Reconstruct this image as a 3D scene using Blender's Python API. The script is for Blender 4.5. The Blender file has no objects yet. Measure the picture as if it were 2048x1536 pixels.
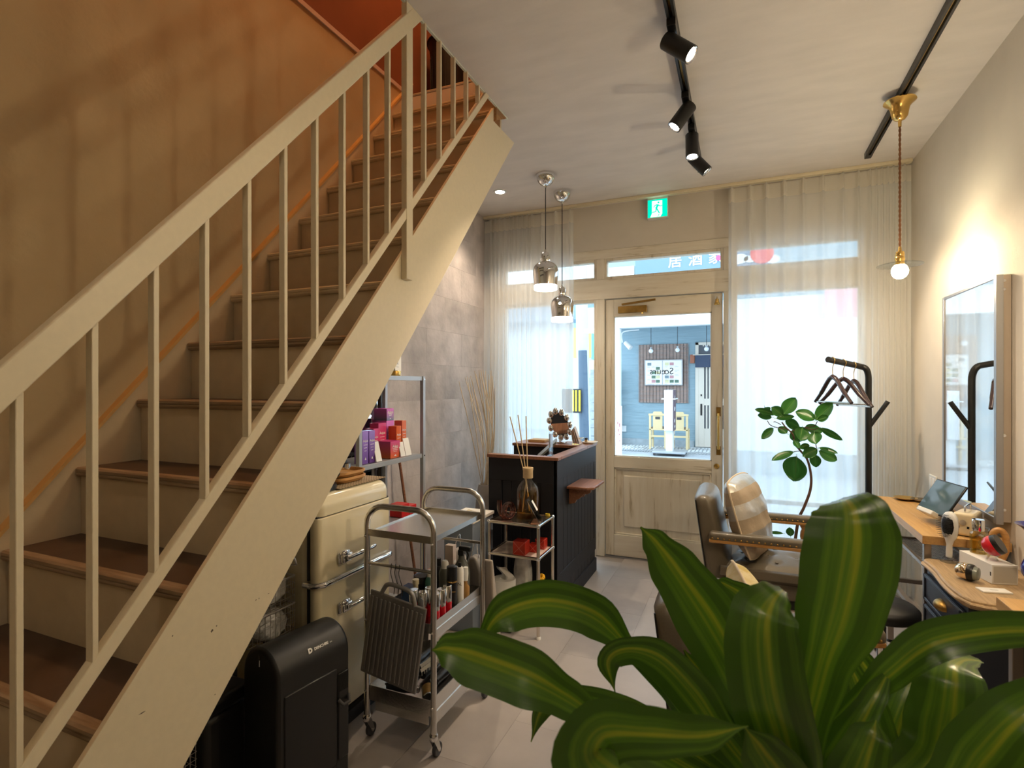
import bpy, bmesh, math, random
from mathutils import Vector, Matrix
random.seed(7)
R = math.radians
scn = bpy.context.scene
COL = scn.collection

# ---------------------------------------------------------------- camera
FPX = 1075.0
YAW = R(23.1)
CZ = 1.352
cam_d = bpy.data.cameras.new('camera')
cam = bpy.data.objects.new('camera', cam_d)
COL.objects.link(cam)
cam.location = (0, 0, CZ)
cam.rotation_euler = (R(90), 0, YAW)
cam_d.sensor_width = 36
cam_d.lens = 36 * FPX / 2048
cam_d.shift_y = 3 / 2048
cam_d.clip_start = 0.05
cam_d.dof.use_dof = True
cam_d.dof.focus_distance = 3.2
cam_d.dof.aperture_fstop = 9
scn.camera = cam

# ---------------------------------------------------------------- world, exposure
w = bpy.data.worlds.new('sky'); scn.world = w; w.use_nodes = True
bg = w.node_tree.nodes['Background']
bg.inputs[0].default_value = (0.64, 0.84, 1.0, 1)
bg.inputs[1].default_value = 3.4
vs = scn.view_settings
vs.view_transform = 'Standard'; vs.look = 'None'; vs.exposure = 0.52; vs.gamma = 1.0
vs.use_curve_mapping = False
scn.cycles.use_light_tree = False
scn.cycles.caustics_reflective = False
scn.cycles.caustics_refractive = False
scn.cycles.sample_clamp_indirect = 6
scn.cycles.max_bounces = 6
scn.cycles.diffuse_bounces = 3
scn.cycles.glossy_bounces = 4
scn.cycles.transmission_bounces = 5
scn.cycles.transparent_max_bounces = 10
scn.cycles.adaptive_threshold = .04

def at(u, v, x=None, y=None, z=None):
    """a point of the room seen at a place of the photograph, at a known x, y or height"""
    c, s = math.cos(YAW), math.sin(YAW); du = u - 1024
    d = Vector((-s * FPX + c * du, c * FPX + s * du, 771 - v))
    k = x / d.x if x is not None else y / d.y if y is not None else (z - CZ) / d.z
    return d * k + Vector((0, 0, CZ))
def deep(u, v, d):
    c, s = math.cos(YAW), math.sin(YAW)
    X = (u - 1024) / FPX * d
    return Vector((c * X - s * d, s * X + c * d, CZ + (771 - v) / FPX * d))

# ---------------------------------------------------------------- materials
def nt(name):
    m = bpy.data.materials.new(name); m.use_nodes = True
    return m, m.node_tree.nodes, m.node_tree.links, m.node_tree.nodes['Principled BSDF']
def mat(name, col, rough=.5, metal=0, noise=None, bump=None, trans=0, ior=1.45, emit=None, coat=0, spec=None, sheen=0, stretch=None, world=False):
    m, N, L, b = nt(name)
    col = tuple(col) + (1,) if len(col) == 3 else col
    b.inputs['Base Color'].default_value = col
    b.inputs['Roughness'].default_value = rough
    b.inputs['Metallic'].default_value = metal
    b.inputs['Transmission Weight'].default_value = trans
    b.inputs['IOR'].default_value = ior
    b.inputs['Coat Weight'].default_value = coat
    b.inputs['Coat Roughness'].default_value = .08
    b.inputs['Sheen Weight'].default_value = sheen
    if spec is not None: b.inputs['Specular IOR Level'].default_value = spec
    if emit:
        b.inputs['Emission Color'].default_value = tuple(emit[0]) + (1,)
        b.inputs['Emission Strength'].default_value = emit[1]
    if noise or bump:
        tc = N.new('ShaderNodeTexCoord'); mp = N.new('ShaderNodeMapping')
        L.new(N.new('ShaderNodeNewGeometry').outputs['Position'] if world else tc.outputs['Object'], mp.inputs[0])
        if stretch: mp.inputs['Scale'].default_value = stretch
    if noise:
        sc_, amt = noise[:2]
        n = N.new('ShaderNodeTexNoise'); n.inputs['Scale'].default_value = sc_; n.inputs['Detail'].default_value = 5
        L.new(mp.outputs[0], n.inputs[0])
        r = N.new('ShaderNodeValToRGB')
        r.color_ramp.elements[0].position = .3; r.color_ramp.elements[1].position = .72
        c2 = noise[2] if len(noise) > 2 else tuple(c * (1 - amt) for c in col[:3])
        r.color_ramp.elements[0].color = tuple(c2) + (1,)
        r.color_ramp.elements[1].color = tuple(min(1, c * (1 + amt * .5)) for c in col[:3]) + (1,)
        L.new(n.outputs[0], r.inputs[0]); L.new(r.outputs[0], b.inputs['Base Color'])
    if bump:
        n2 = N.new('ShaderNodeTexNoise'); n2.inputs['Scale'].default_value = bump[0]; n2.inputs['Detail'].default_value = 6
        L.new(mp.outputs[0], n2.inputs[0])
        bp = N.new('ShaderNodeBump'); bp.inputs['Strength'].default_value = bump[1]; bp.inputs['Distance'].default_value = .01
        L.new(n2.outputs[0], bp.inputs['Height']); L.new(bp.outputs[0], b.inputs['Normal'])
    return m
def wood(name, c1, c2, axis='y', scale=6, rough=.45, coat=0, k=14):
    st = {'x': (1, k, k), 'y': (k, 1, k), 'z': (k, k, 1)}[axis]
    m, N, L, b = nt(name)
    tc = N.new('ShaderNodeTexCoord'); mp = N.new('ShaderNodeMapping'); mp.inputs['Scale'].default_value = st
    n = N.new('ShaderNodeTexNoise'); n.inputs['Scale'].default_value = scale; n.inputs['Detail'].default_value = 6; n.inputs['Distortion'].default_value = .6
    r = N.new('ShaderNodeValToRGB')
    r.color_ramp.elements[0].position = .3; r.color_ramp.elements[0].color = tuple(c2) + (1,)
    r.color_ramp.elements[1].position = .7; r.color_ramp.elements[1].color = tuple(c1) + (1,)
    L.new(tc.outputs['Object'], mp.inputs[0]); L.new(mp.outputs[0], n.inputs[0]); L.new(n.outputs[0], r.inputs[0])
    L.new(r.outputs[0], b.inputs['Base Color']); b.inputs['Roughness'].default_value = rough; b.inputs['Coat Weight'].default_value = coat
    bp = N.new('ShaderNodeBump'); bp.inputs['Strength'].default_value = .15; bp.inputs['Distance'].default_value = .004
    L.new(n.outputs[0], bp.inputs['Height']); L.new(bp.outputs[0], b.inputs['Normal'])
    return m
def distressed(name, axis):
    """cream brushed paint worn through to grey-brown wood in streaks along the grain"""
    st = {'x': (.8, 9, 9), 'z': (9, 9, .8)}[axis]
    m, N, L, b = nt(name)
    tc = N.new('ShaderNodeTexCoord'); mp = N.new('ShaderNodeMapping'); mp.inputs['Scale'].default_value = st
    n = N.new('ShaderNodeTexNoise'); n.inputs['Scale'].default_value = 2.2; n.inputs['Detail'].default_value = 8; n.inputs['Roughness'].default_value = .62
    n2 = N.new('ShaderNodeTexNoise'); n2.inputs['Scale'].default_value = 9; n2.inputs['Detail'].default_value = 6
    L.new(tc.outputs['Object'], mp.inputs[0]); L.new(mp.outputs[0], n.inputs[0]); L.new(mp.outputs[0], n2.inputs[0])
    r = N.new('ShaderNodeValToRGB'); e = r.color_ramp.elements
    e[0].position = .27; e[0].color = (.16, .13, .09, 1)
    e[1].position = .34; e[1].color = (.50, .41, .28, 1)
    x = e.new(.41); x.color = (.72, .64, .51, 1)
    x = e.new(.72); x.color = (.80, .74, .62, 1)
    mx = N.new('ShaderNodeMath'); mx.operation = 'MULTIPLY_ADD'; mx.inputs[1].default_value = .14; 
    L.new(n2.outputs[0], mx.inputs[0]); 
    ad = N.new('ShaderNodeMath'); ad.operation = 'SUBTRACT'; ad.inputs[1].default_value = .07
    L.new(n.outputs[0], mx.inputs[2]); L.new(mx.outputs[0], ad.inputs[0]); L.new(ad.outputs[0], r.inputs[0])
    L.new(r.outputs[0], b.inputs['Base Color']); b.inputs['Roughness'].default_value = .6
    bp = N.new('ShaderNodeBump'); bp.inputs['Strength'].default_value = .25; bp.inputs['Distance'].default_value = .004
    L.new(ad.outputs[0], bp.inputs['Height']); L.new(bp.outputs[0], b.inputs['Normal'])
    return m
def emission(name, col, s):
    m = bpy.data.materials.new(name); m.use_nodes = True; N = m.node_tree.nodes; N.clear()
    e = N.new('ShaderNodeEmission'); e.inputs[0].default_value = tuple(col) + (1,); e.inputs[1].default_value = s
    o = N.new('ShaderNodeOutputMaterial'); m.node_tree.links.new(e.outputs[0], o.inputs[0])
    m.cycles.emission_sampling = 'AUTO' if s > 50 else 'NONE'
    return m
def pane(name, col=(1, 1, 1), refl=.06):
    """thin sheet of glass: clear, with a little mirror reflection"""
    m = bpy.data.materials.new(name); m.use_nodes = True; N = m.node_tree.nodes; L = m.node_tree.links; N.clear()
    t = N.new('ShaderNodeBsdfTransparent'); t.inputs[0].default_value = tuple(col) + (1,)
    g = N.new('ShaderNodeBsdfGlossy'); g.inputs['Roughness'].default_value = .02
    lw = N.new('ShaderNodeLayerWeight'); lw.inputs[0].default_value = .25
    mu = N.new('ShaderNodeMath'); mu.operation = 'MULTIPLY_ADD'; mu.inputs[1].default_value = .45; mu.inputs[2].default_value = refl
    L.new(lw.outputs['Fresnel'], mu.inputs[0])
    x = N.new('ShaderNodeMixShader'); L.new(mu.outputs[0], x.inputs[0]); L.new(t.outputs[0], x.inputs[1]); L.new(g.outputs[0], x.inputs[2])
    o = N.new('ShaderNodeOutputMaterial'); L.new(x.outputs[0], o.inputs[0]); return m
def sheer(name, col, clear):
    m = bpy.data.materials.new(name); m.use_nodes = True; N = m.node_tree.nodes; L = m.node_tree.links; N.clear()
    t = N.new('ShaderNodeBsdfTransparent'); d = N.new('ShaderNodeBsdfDiffuse'); tl = N.new('ShaderNodeBsdfTranslucent')
    d.inputs[0].default_value = tl.inputs[0].default_value = tuple(col) + (1,)
    a = N.new('ShaderNodeMixShader'); a.inputs[0].default_value = .5; L.new(d.outputs[0], a.inputs[1]); L.new(tl.outputs[0], a.inputs[2])
    b = N.new('ShaderNodeMixShader'); b.inputs[0].default_value = 1 - clear; L.new(t.outputs[0], b.inputs[1]); L.new(a.outputs[0], b.inputs[2])
    o = N.new('ShaderNodeOutputMaterial'); L.new(b.outputs[0], o.inputs[0]); return m
def striped(name, ca, cb, freq, axis, rough=.5, thr=.5):
    m, N, L, b = nt(name)
    tc = N.new('ShaderNodeTexCoord'); sp = N.new('ShaderNodeSeparateXYZ'); L.new(tc.outputs['Object'], sp.inputs[0])
    a = N.new('ShaderNodeMath'); a.operation = 'MULTIPLY'; a.inputs[1].default_value = freq; L.new(sp.outputs[axis], a.inputs[0])
    fr = N.new('ShaderNodeMath'); fr.operation = 'FRACT'; L.new(a.outputs[0], fr.inputs[0])
    g = N.new('ShaderNodeMath'); g.operation = 'GREATER_THAN'; g.inputs[1].default_value = thr; L.new(fr.outputs[0], g.inputs[0])
    mx = N.new('ShaderNodeMix'); mx.data_type = 'RGBA'; mx.inputs[6].default_value = tuple(ca) + (1,); mx.inputs[7].default_value = tuple(cb) + (1,)
    L.new(g.outputs[0], mx.inputs[0]); L.new(mx.outputs[2], b.inputs['Base Color']); b.inputs['Roughness'].default_value = rough
    return m
def graded(name, c0, c1, z0, z1, rough=.25):
    """printed carton fading from one ink to another with height"""
    m, N, L, b = nt(name)
    tc = N.new('ShaderNodeTexCoord'); sp = N.new('ShaderNodeSeparateXYZ'); L.new(tc.outputs['Generated'], sp.inputs[0])
    r = N.new('ShaderNodeValToRGB'); r.color_ramp.elements[0].color = tuple(c0) + (1,); r.color_ramp.elements[1].color = tuple(c1) + (1,)
    L.new(sp.outputs[2], r.inputs[0]); L.new(r.outputs[0], b.inputs['Base Color']); b.inputs['Roughness'].default_value = rough
    return m

M = dict(
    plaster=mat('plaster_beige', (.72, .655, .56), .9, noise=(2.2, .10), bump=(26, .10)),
    plaster_shaded=mat('plaster_shaded', (.58, .47, .29), .9, noise=(3, .12), bump=(40, .12)),  # same beige plaster, with the stair wall's shade mixed into its colour
    terracotta=mat('terracotta_paint', (.25, .085, .04), .85, noise=(4, .08), bump=(40, .08)),
    ceiling=mat('ceiling_plaster', (.76, .695, .64), .85, noise=(3.5, .07), bump=(9, .12), stretch=(1, 3, 1)),
    cream=mat('cream_paint', (.80, .70, .50), .42, noise=(60, .03), bump=(90, .03)),
    cream_riser=mat('cream_riser', (.72, .60, .41), .6, noise=(20, .05)),
    tread=mat('dark_tread', (.10, .065, .045), .6, noise=(8, .2)),
    nosing=wood('worn_nosing', (.46, .35, .23), (.26, .18, .11), 'x', 5, .7),
    chip=mat('paint_chip', (.12, .09, .06), .8),
    goldwood=mat('honey_edge', (.72, .44, .16), .5),
    rawwood=wood('raw_pine', (.45, .25, .10), (.25, .12, .05), 'y', 8, .7),
    frame_x=distressed('worn_paint_across', 'x'), frame_z=distressed('worn_paint_upright', 'z'),
    black=mat('matte_black', (.012, .012, .012), .45, bump=(200, .02)),
    blackp=mat('black_plastic', (.010, .010, .011), .32),
    blackc=mat('black_cabinet', (.014, .014, .018), .6, bump=(40, .06), spec=.35),
    chrome=mat('chrome', (.82, .82, .82), .06, 1),
    steel=mat('brushed_steel', (.62, .60, .57), .24, 1, bump=(120, .04)),
    steeld=mat('dull_steel', (.40, .40, .41), .4, 1),
    greymetal=mat('grey_painted_metal', (.40, .42, .45), .4, .3),
    alu=mat('cast_aluminium', (.30, .29, .28), .45, .7, bump=(150, .1)),
    brass=mat('brass', (.80, .53, .17), .22, 1, bump=(30, .03)),
    brassd=mat('aged_brass', (.42, .25, .07), .38, 1, noise=(20, .3)),
    white=mat('white_plastic', (.82, .81, .78), .4),
    paper=mat('white_paper', (.86, .84, .80), .8),
    cable=mat('black_cord', (.01, .01, .01), .6),
    cordb=mat('brown_twist', (.26, .11, .045), .8),
    bulbw=emission('bulb_glow', (1, .80, .52), 300),
    bulbs=emission('lens_glow', (1, .86, .68), 40),
    shadeglow=emission('diffuser_glow', (1, .90, .75), 14),
    glass=pane('clear_pane', (1, 1, 1), .02),
    acrylic=pane('acrylic', (.93, .96, .98), .10),
    icepane=pane('ice_acrylic', (.74, .84, .92), .32),
    mirror=mat('mirror', (.88, .90, .91), .01, 1),
    fridge=mat('cream_enamel', (.85, .75, .51), .22, coat=.6),
    rubber=mat('grey_rubber', (.06, .06, .065), .6),
    leather=mat('taupe_leather', (.17, .142, .10), .36, noise=(9, .14), bump=(160, .12), coat=.12),
    oak=wood('light_oak', (.66, .40, .15), (.54, .30, .10), 'y', 5, .4),
    honey=wood('honey_wood', (.60, .32, .10), (.44, .20, .055), 'x', 7, .35, .3),
    walnut=wood('walnut', (.30, .13, .065), (.18, .07, .035), 'y', 7, .4),
    ash=wood('ash_grey_wood', (.56, .39, .21), (.38, .25, .13), 'y', 9, .45),
    beech=mat('beech', (.78, .58, .33), .5, noise=(30, .12)),
    navy=mat('navy_paint', (.028, .033, .05), .4),
    fabric=sheer('sheer_voile', (.93, .93, .91), .33),
    fabrict=sheer('voile_heading', (.90, .86, .78), .12),
    reed=mat('pale_reed', (.82, .68, .50), .8),
    street=mat('asphalt', (.42, .44, .46), .9, noise=(20, .15)),
)

# ---------------------------------------------------------------- mesh helpers
OFF = {}
def rotm(rx=0, ry=0, rz=0):
    return Matrix.Rotation(rz, 3, 'Z') @ Matrix.Rotation(ry, 3, 'Y') @ Matrix.Rotation(rx, 3, 'X')
class MB:
    def __init__(s): s.v = []; s.f = []; s.uv = {}
    def add(s, vs, fs):
        o = len(s.v); s.v += [Vector(p) for p in vs]; s.f += [tuple(i + o for i in f) for f in fs]; return s
    def bx(s, x0, x1, y0, y1, z0, z1):
        return s.add([(x, y, z) for z in (z0, z1) for y in (y0, y1) for x in (x0, x1)],
                     [(0, 2, 3, 1), (4, 5, 7, 6), (0, 1, 5, 4), (2, 6, 7, 3), (0, 4, 6, 2), (1, 3, 7, 5)])
    def box(s, c, d, rot=None):
        o = len(s.v); h = [q / 2 for q in d]; s.bx(-h[0], h[0], -h[1], h[1], -h[2], h[2])
        c = Vector(c)
        for i in range(o, len(s.v)): s.v[i] = (rot @ s.v[i] if rot else s.v[i]) + c
        return s
    def bar(s, a, b, wd, hd, up=(0, 0, 1)):
        """square bar from a to b; wd across, hd along 'up'"""
        a, b = Vector(a), Vector(b); t = (b - a).normalized(); up = Vector(up)
        sd = t.cross(up).normalized(); up = sd.cross(t)
        q = [(-.5, -.5), (.5, -.5), (.5, .5), (-.5, .5)]
        vs = [p + sd * (i * wd) + up * (j * hd) for p in (a, b) for i, j in q]
        return s.add(vs, [(3, 2, 1, 0), (4, 5, 6, 7)] + [(i, (i + 1) % 4, (i + 1) % 4 + 4, i + 4) for i in range(4)])
    def tube(s, pts, r, n=10, caps=True, closed=False):
        pts = [Vector(p) for p in pts]; k = len(pts); rr = r if isinstance(r, (list, tuple)) else [r] * k
        o = len(s.v); up = None
        for i, p in enumerate(pts):
            if closed: t = pts[(i + 1) % k] - pts[i - 1]
            else: t = pts[min(i + 1, k - 1)] - pts[max(i - 1, 0)]
            t.normalize()
            if up is None: up = t.orthogonal().normalized()
            up = (up - t * up.dot(t)).normalized(); sd = t.cross(up)
            s.v += [p + (up * math.cos(a) + sd * math.sin(a)) * rr[i] for a in [2 * math.pi * j / n for j in range(n)]]
        m = k if closed else k - 1
        for i in range(m):
            a, b = o + i * n, o + ((i + 1) % k) * n
            s.f += [(a + j, a + (j + 1) % n, b + (j + 1) % n, b + j) for j in range(n)]
        if caps and not closed:
            s.f += [tuple(range(o + n - 1, o - 1, -1)), tuple(range(o + (k - 1) * n, o + k * n))]
        return s
    def cyl(s, a, b, r, r2=None, n=16): return s.tube([a, b], [r, r if r2 is None else r2], n)
    def lathe(s, prof, c=(0, 0, 0), n=24, rot=None):
        o = len(s.v); c = Vector(c)
        for r, z in prof:
            for j in range(n):
                p = Vector((r * math.cos(2 * math.pi * j / n), r * math.sin(2 * math.pi * j / n), z))
                s.v.append((rot @ p if rot else p) + c)
        for i in range(len(prof) - 1):
            a, b = o + i * n, o + (i + 1) * n
            s.f += [(a + j, a + (j + 1) % n, b + (j + 1) % n, b + j) for j in range(n)]
        if prof[0][0] > 1e-6: s.f.append(tuple(range(o + n - 1, o - 1, -1)))
        if prof[-1][0] > 1e-6: s.f.append(tuple(range(o + (len(prof) - 1) * n, o + len(prof) * n)))
        return s
    def shell(s, prof, c=(0, 0, 0), n=24):
        """lathe without end caps"""
        k = len(s.f); s.lathe(prof, c, n); s.f = [f for f in s.f if len(f) <= 4]; return s
    def ball(s, c, r, n=14, m=8, sc=(1, 1, 1), rot=None):
        o = len(s.v)
        s.lathe([(max(math.sin(math.pi * i / m), 1e-7) * 1, -math.cos(math.pi * i / m)) for i in range(m + 1)], (0, 0, 0), n)
        for i in range(o, len(s.v)):
            p = Vector((s.v[i].x * r * sc[0], s.v[i].y * r * sc[1], s.v[i].z * r * sc[2]))
            s.v[i] = (rot @ p if rot else p) + Vector(c)
        return s
    def prism(s, poly, ax, a0, a1):
        """polygon of 2D points extruded along x, y or z; the points are the two other coordinates in order"""
        def P(p, a): return {'x': (a, p[0], p[1]), 'y': (p[0], a, p[1]), 'z': (p[0], p[1], a)}[ax]
        k = len(poly)
        return s.add([P(p, a) for a in (a0, a1) for p in poly],
                     [tuple(range(k - 1, -1, -1)), tuple(range(k, 2 * k))] + [(i, (i + 1) % k, (i + 1) % k + k, i + k) for i in range(k)])
    def grid(s, fn, nu, nv):
        o = len(s.v)
        for j in range(nv + 1):
            for i in range(nu + 1):
                s.v.append(Vector(fn(i / nu, j / nv))); s.uv[len(s.v) - 1] = (i / nu, j / nv)
        for j in range(nv):
            for i in range(nu):
                a = o + j * (nu + 1) + i; s.f.append((a, a + 1, a + nu + 2, a + nu + 1))
        return s
    def xf(s, mx):
        s.v = [mx @ p for p in s.v]; return s
    def build(s, name, mt, parent=None, smooth=0, bevel=0, seg=2, solid=0, sub=0):
        off = Vector((0, 0, 0)) 
        if parent is not None: off = OFF.get(parent.name, off)
        me = bpy.data.meshes.new(name)
        loc = Vector((0, 0, 0))
        if parent is None:
            xs = [p.x for p in s.v]; ys = [p.y for p in s.v]; zs = [p.z for p in s.v]
            off = Vector(((min(xs) + max(xs)) / 2, (min(ys) + max(ys)) / 2, min(zs))); loc = off
        me.from_pydata([p - off for p in s.v], [], s.f)
        if s.uv:
            uvl = me.uv_layers.new(name='UVMap')
            for lp in me.loops: uvl.data[lp.index].uv = s.uv.get(lp.vertex_index, (0, 0))
        bm = bmesh.new(); bm.from_mesh(me); bmesh.ops.recalc_face_normals(bm, faces=bm.faces); bm.to_mesh(me); bm.free()
        if smooth:
            me.polygons.foreach_set('use_smooth', [True] * len(me.polygons))
            me.set_sharp_from_angle(angle=R(smooth))
        me.materials.append(M[mt] if isinstance(mt, str) else mt)
        o = bpy.data.objects.new(name, me); COL.objects.link(o)
        if parent is None: o.location = loc
        else: o.parent = parent
        OFF[o.name] = off
        if solid:
            md = o.modifiers.new('thick', 'SOLIDIFY'); md.thickness = solid; md.offset = 0
        if bevel:
            md = o.modifiers.new('bevel', 'BEVEL'); md.width = bevel; md.segments = seg; md.limit_method = 'ANGLE'; md.angle_limit = R(40)
            if not smooth:
                me.polygons.foreach_set('use_smooth', [True] * len(me.polygons)); me.set_sharp_from_angle(angle=R(50))
        if sub:
            md = o.modifiers.new('sub', 'SUBSURF'); md.levels = md.render_levels = sub
        return o
def rbox(x0, x1, y0, y1, z0, z1, rp, rt=.002, rb=.002, n=5):
    """box with rounded upright edges and its own rounding at top and bottom"""
    m = MB(); rings = []
    for i in range(n + 1):
        a = math.pi / 2 * i / n; rings.append((z0 + rb * (1 - math.sin(a)), rb * (1 - math.cos(a))))
    rings = sorted([(z0 + rb - rb * math.cos(math.pi / 2 * i / n), rb - rb * math.sin(math.pi / 2 * i / n)) for i in range(n + 1)])
    rings += [(z1 - rt + rt * math.sin(math.pi / 2 * i / n), rt - rt * math.cos(math.pi / 2 * i / n)) for i in range(n + 1)]
    k = 0
    for z, ins in rings:
        r = max(rp - ins, .0005); a0, a1, b0, b1 = x0 + ins + r, x1 - ins - r, y0 + ins + r, y1 - ins - r
        ring = []
        for cx, cy, s0 in ((a1, b1, 0), (a0, b1, 1), (a0, b0, 2), (a1, b0, 3)):
            for j in range(n + 1):
                a = math.pi / 2 * (s0 + j / n); ring.append(Vector((cx + r * math.cos(a), cy + r * math.sin(a), z)))
        k = len(ring); m.v += ring
    for i in range(len(rings) - 1): m.f += [(i * k + j, i * k + (j + 1) % k, (i + 1) * k + (j + 1) % k, (i + 1) * k + j) for j in range(k)]
    m.f += [tuple(range(k - 1, -1, -1)), tuple(range((len(rings) - 1) * k, len(rings) * k))]
    return m
def tag(o, label=None, cat=None, group=None, kind=None):
    if label: o['label'] = label
    if cat: o['category'] = cat
    if group: o['group'] = group
    if kind: o['kind'] = kind
    return o
def struct(o): o['kind'] = 'structure'; return o
def thing(name, label, cat, loc=(0, 0, 0), group=None, rotz=None):
    """an Empty at the thing's base. rotz None: its parts are given in room coordinates; else in the thing's own"""
    o = bpy.data.objects.new(name, None); COL.objects.link(o); o.empty_display_size = .05
    o.location = loc; tag(o, label, cat, group)
    if rotz is None: OFF[o.name] = Vector(loc)
    else: o.rotation_euler = (0, 0, rotz); OFF[o.name] = Vector((0, 0, 0))
    return o
def dup(root, loc, rotz=None, label=None, parent=None):
    c = root.copy(); COL.objects.link(c)
    if parent is None:
        c.location = loc
        if rotz is not None: c.rotation_euler = (0, 0, rotz)
        if label: c['label'] = label
    else: c.parent = parent
    for ch in [o for o in root.children]: dup(ch, None, None, None, c)
    return c
def piece(o, name, parent, loc, sc=None, rot=None, mt=None):
    """another piece that shares mesh data"""
    c = bpy.data.objects.new(name, o.data); COL.objects.link(c); c.parent = parent; c.location = loc
    if sc: c.scale = sc
    if rot: c.rotation_euler = rot
    return c
def frame_mx(o, r, up):
    r = Vector(r).normalized(); up = Vector(up).normalized(); n = r.cross(up)
    return Matrix(((r.x, up.x, n.x, o[0]), (r.y, up.y, n.y, o[1]), (r.z, up.z, n.z, o[2]), (0, 0, 0, 1)))
def text(body, size, mt, parent, o, r, up, name='lettering', ext=.0006, mirror=False, align='CENTER', shear=0, bold=0, sx=1):
    cu = bpy.data.curves.new('t', 'FONT'); cu.body = body; cu.size = size; cu.extrude = ext; cu.align_x = align; cu.align_y = 'CENTER'
    cu.shear = shear; cu.offset = bold; cu.resolution_u = 3
    ob = bpy.data.objects.new('t', cu); COL.objects.link(ob)
    dg = bpy.context.evaluated_depsgraph_get(); me = bpy.data.meshes.new_from_object(ob.evaluated_get(dg))
    bpy.data.objects.remove(ob); bpy.data.curves.remove(cu)
    k = -1 if mirror else 1
    mb = MB(); mb.v = [Vector((p.co.x * k * sx, p.co.y, p.co.z)) for p in me.vertices]; mb.f = [tuple(p.vertices) for p in me.polygons]
    bpy.data.meshes.remove(me)
    if not mb.v: return None
    mb.xf(frame_mx(o, r, up))
    return mb.build(name, mt, parent)
def bez(pts, n=8):
    """smooth curve through points (Catmull-Rom)"""
    pts = [Vector(p) for p in pts]; P = [pts[0] * 2 - pts[1]] + pts + [pts[-1] * 2 - pts[-2]]; out = []
    for i in range(1, len(P) - 2):
        a, b, c, d = P[i - 1:i + 3]
        for j in range(n):
            t = j / n
            out.append(.5 * ((2 * b) + (c - a) * t + (2 * a - 5 * b + 4 * c - d) * t * t + (3 * b - a - 3 * c + d) * t ** 3))
    return out + [pts[-1]]
def lamp_spot(name, parent, loc, target, power, size, blend=.5, col=(1, .80, .58), rad=.03):
    l = bpy.data.lights.new(name, 'SPOT'); l.energy = power; l.spot_size = size; l.spot_blend = blend; l.color = col; l.shadow_soft_size = rad
    o = bpy.data.objects.new(name, l); COL.objects.link(o)
    d = (Vector(target) - Vector(loc)).normalized()
    o.rotation_euler = d.to_track_quat('-Z', 'Y').to_euler()
    if parent: o.parent = parent; o.location = Vector(loc) - OFF.get(parent.name, Vector((0, 0, 0)))
    else: o.location = loc
    return o
def lamp_point(name, parent, loc, power, rad=.03, col=(1, .78, .52)):
    l = bpy.data.lights.new(name, 'POINT'); l.energy = power; l.color = col; l.shadow_soft_size = rad
    o = bpy.data.objects.new(name, l); COL.objects.link(o)
    if parent: o.parent = parent; o.location = Vector(loc) - OFF.get(parent.name, Vector((0, 0, 0)))
    else: o.location = loc
    return o

# ================================================================ THE SETTING
XL, XR, YB, H, UF = -2.02, 1.0, 4.2, 2.78, 3.255
YF = 13.0                                     # front of the restaurant across the street
M['tile_a'] = mat('vinyl_stone_a', (.405, .36, .33), .40, noise=(5, .12), bump=(60, .03), world=True)
M['tile_b'] = mat('vinyl_stone_b', (.37, .325, .30), .40, noise=(6, .14), bump=(60, .03), world=True)
M['tile_c'] = mat('vinyl_stone_c', (.43, .385, .355), .40, noise=(4, .12), bump=(60, .03), world=True)
M['groove'] = mat('dark_joint', (.33, .29, .26), .8)
fl = struct(MB().bx(XL, XR, -2.2, YB + .1, -.06, -.004).build('floor', 'groove'))
kinds = [MB().bx(-.1496, .1496, -.2996, .2996, -.004, 0).build('tile', t, fl) for t in ('tile_a', 'tile_b', 'tile_c')]
fo = OFF[fl.name]
for k in kinds:
    for v in k.data.vertices: v.co += fo
for i in range(11):
    for j in range(11):
        x = XL + .15 + i * .3 - .02; y = -2.2 + .3 + j * .6 - (.3 if i % 2 else 0)
        x0, x1 = max(x - .15, XL), min(x + .15, XR); y0, y1 = max(y - .3, -2.2), min(y + .3, YB + .08)
        if x1 - x0 < .02 or y1 - y0 < .02: continue
        k = random.randrange(3)
        piece(kinds[k], 'tile', fl, Vector(((x0 + x1) / 2, (y0 + y1) / 2, 0)) - fo, ((x1 - x0) / .3, (y1 - y0) / .6, 1))
for k in kinds: bpy.data.objects.remove(k)

struct(MB().bx(-1.149, XR + .1, -2.3, YB + .1, H, UF - .01).bx(XL - .1, -1.149, -2.3, .85, H, UF - .01)
       .bx(XL - .1, -1.149, 2.97, YB + .1, H, UF - .01).bx(XL, -1.149, 2.635, 2.97, H, H + .008).build('ceiling', 'ceiling'))
struct(MB().bx(-1.156, -1.146, .85, 2.635, H - .006, H + .02).build('trim_3', mat('pale_edge_trim', (.70, .72, .62), .5)))
struct(MB().bx(XL - .1, XL, -2.3, YB + .1, -.06, UF).build('wall_left', 'plaster_shaded'))
wr = struct(MB().bx(XR, XR + .1, -2.3, YB + .1, -.06, H).build('wall_right', 'plaster'))
struct(MB().bx(XL - .1, XR + .1, -2.3, -2.2, -.06, H).build('wall_rear', 'plaster'))
wb = MB().bx(XL, XR, YB, YB + .1, 2.42, H).bx(.78, XR, YB, YB + .1, -.06, 2.42).bx(XL, -1.92, YB, YB + .1, -.06, 2.42)
wb.bx(-1.92, -1.06, YB, YB + .1, -.06, .05).bx(-.05, .78, YB, YB + .1, -.06, .05)
struct(wb.build('wall_back', 'plaster'))
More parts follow.
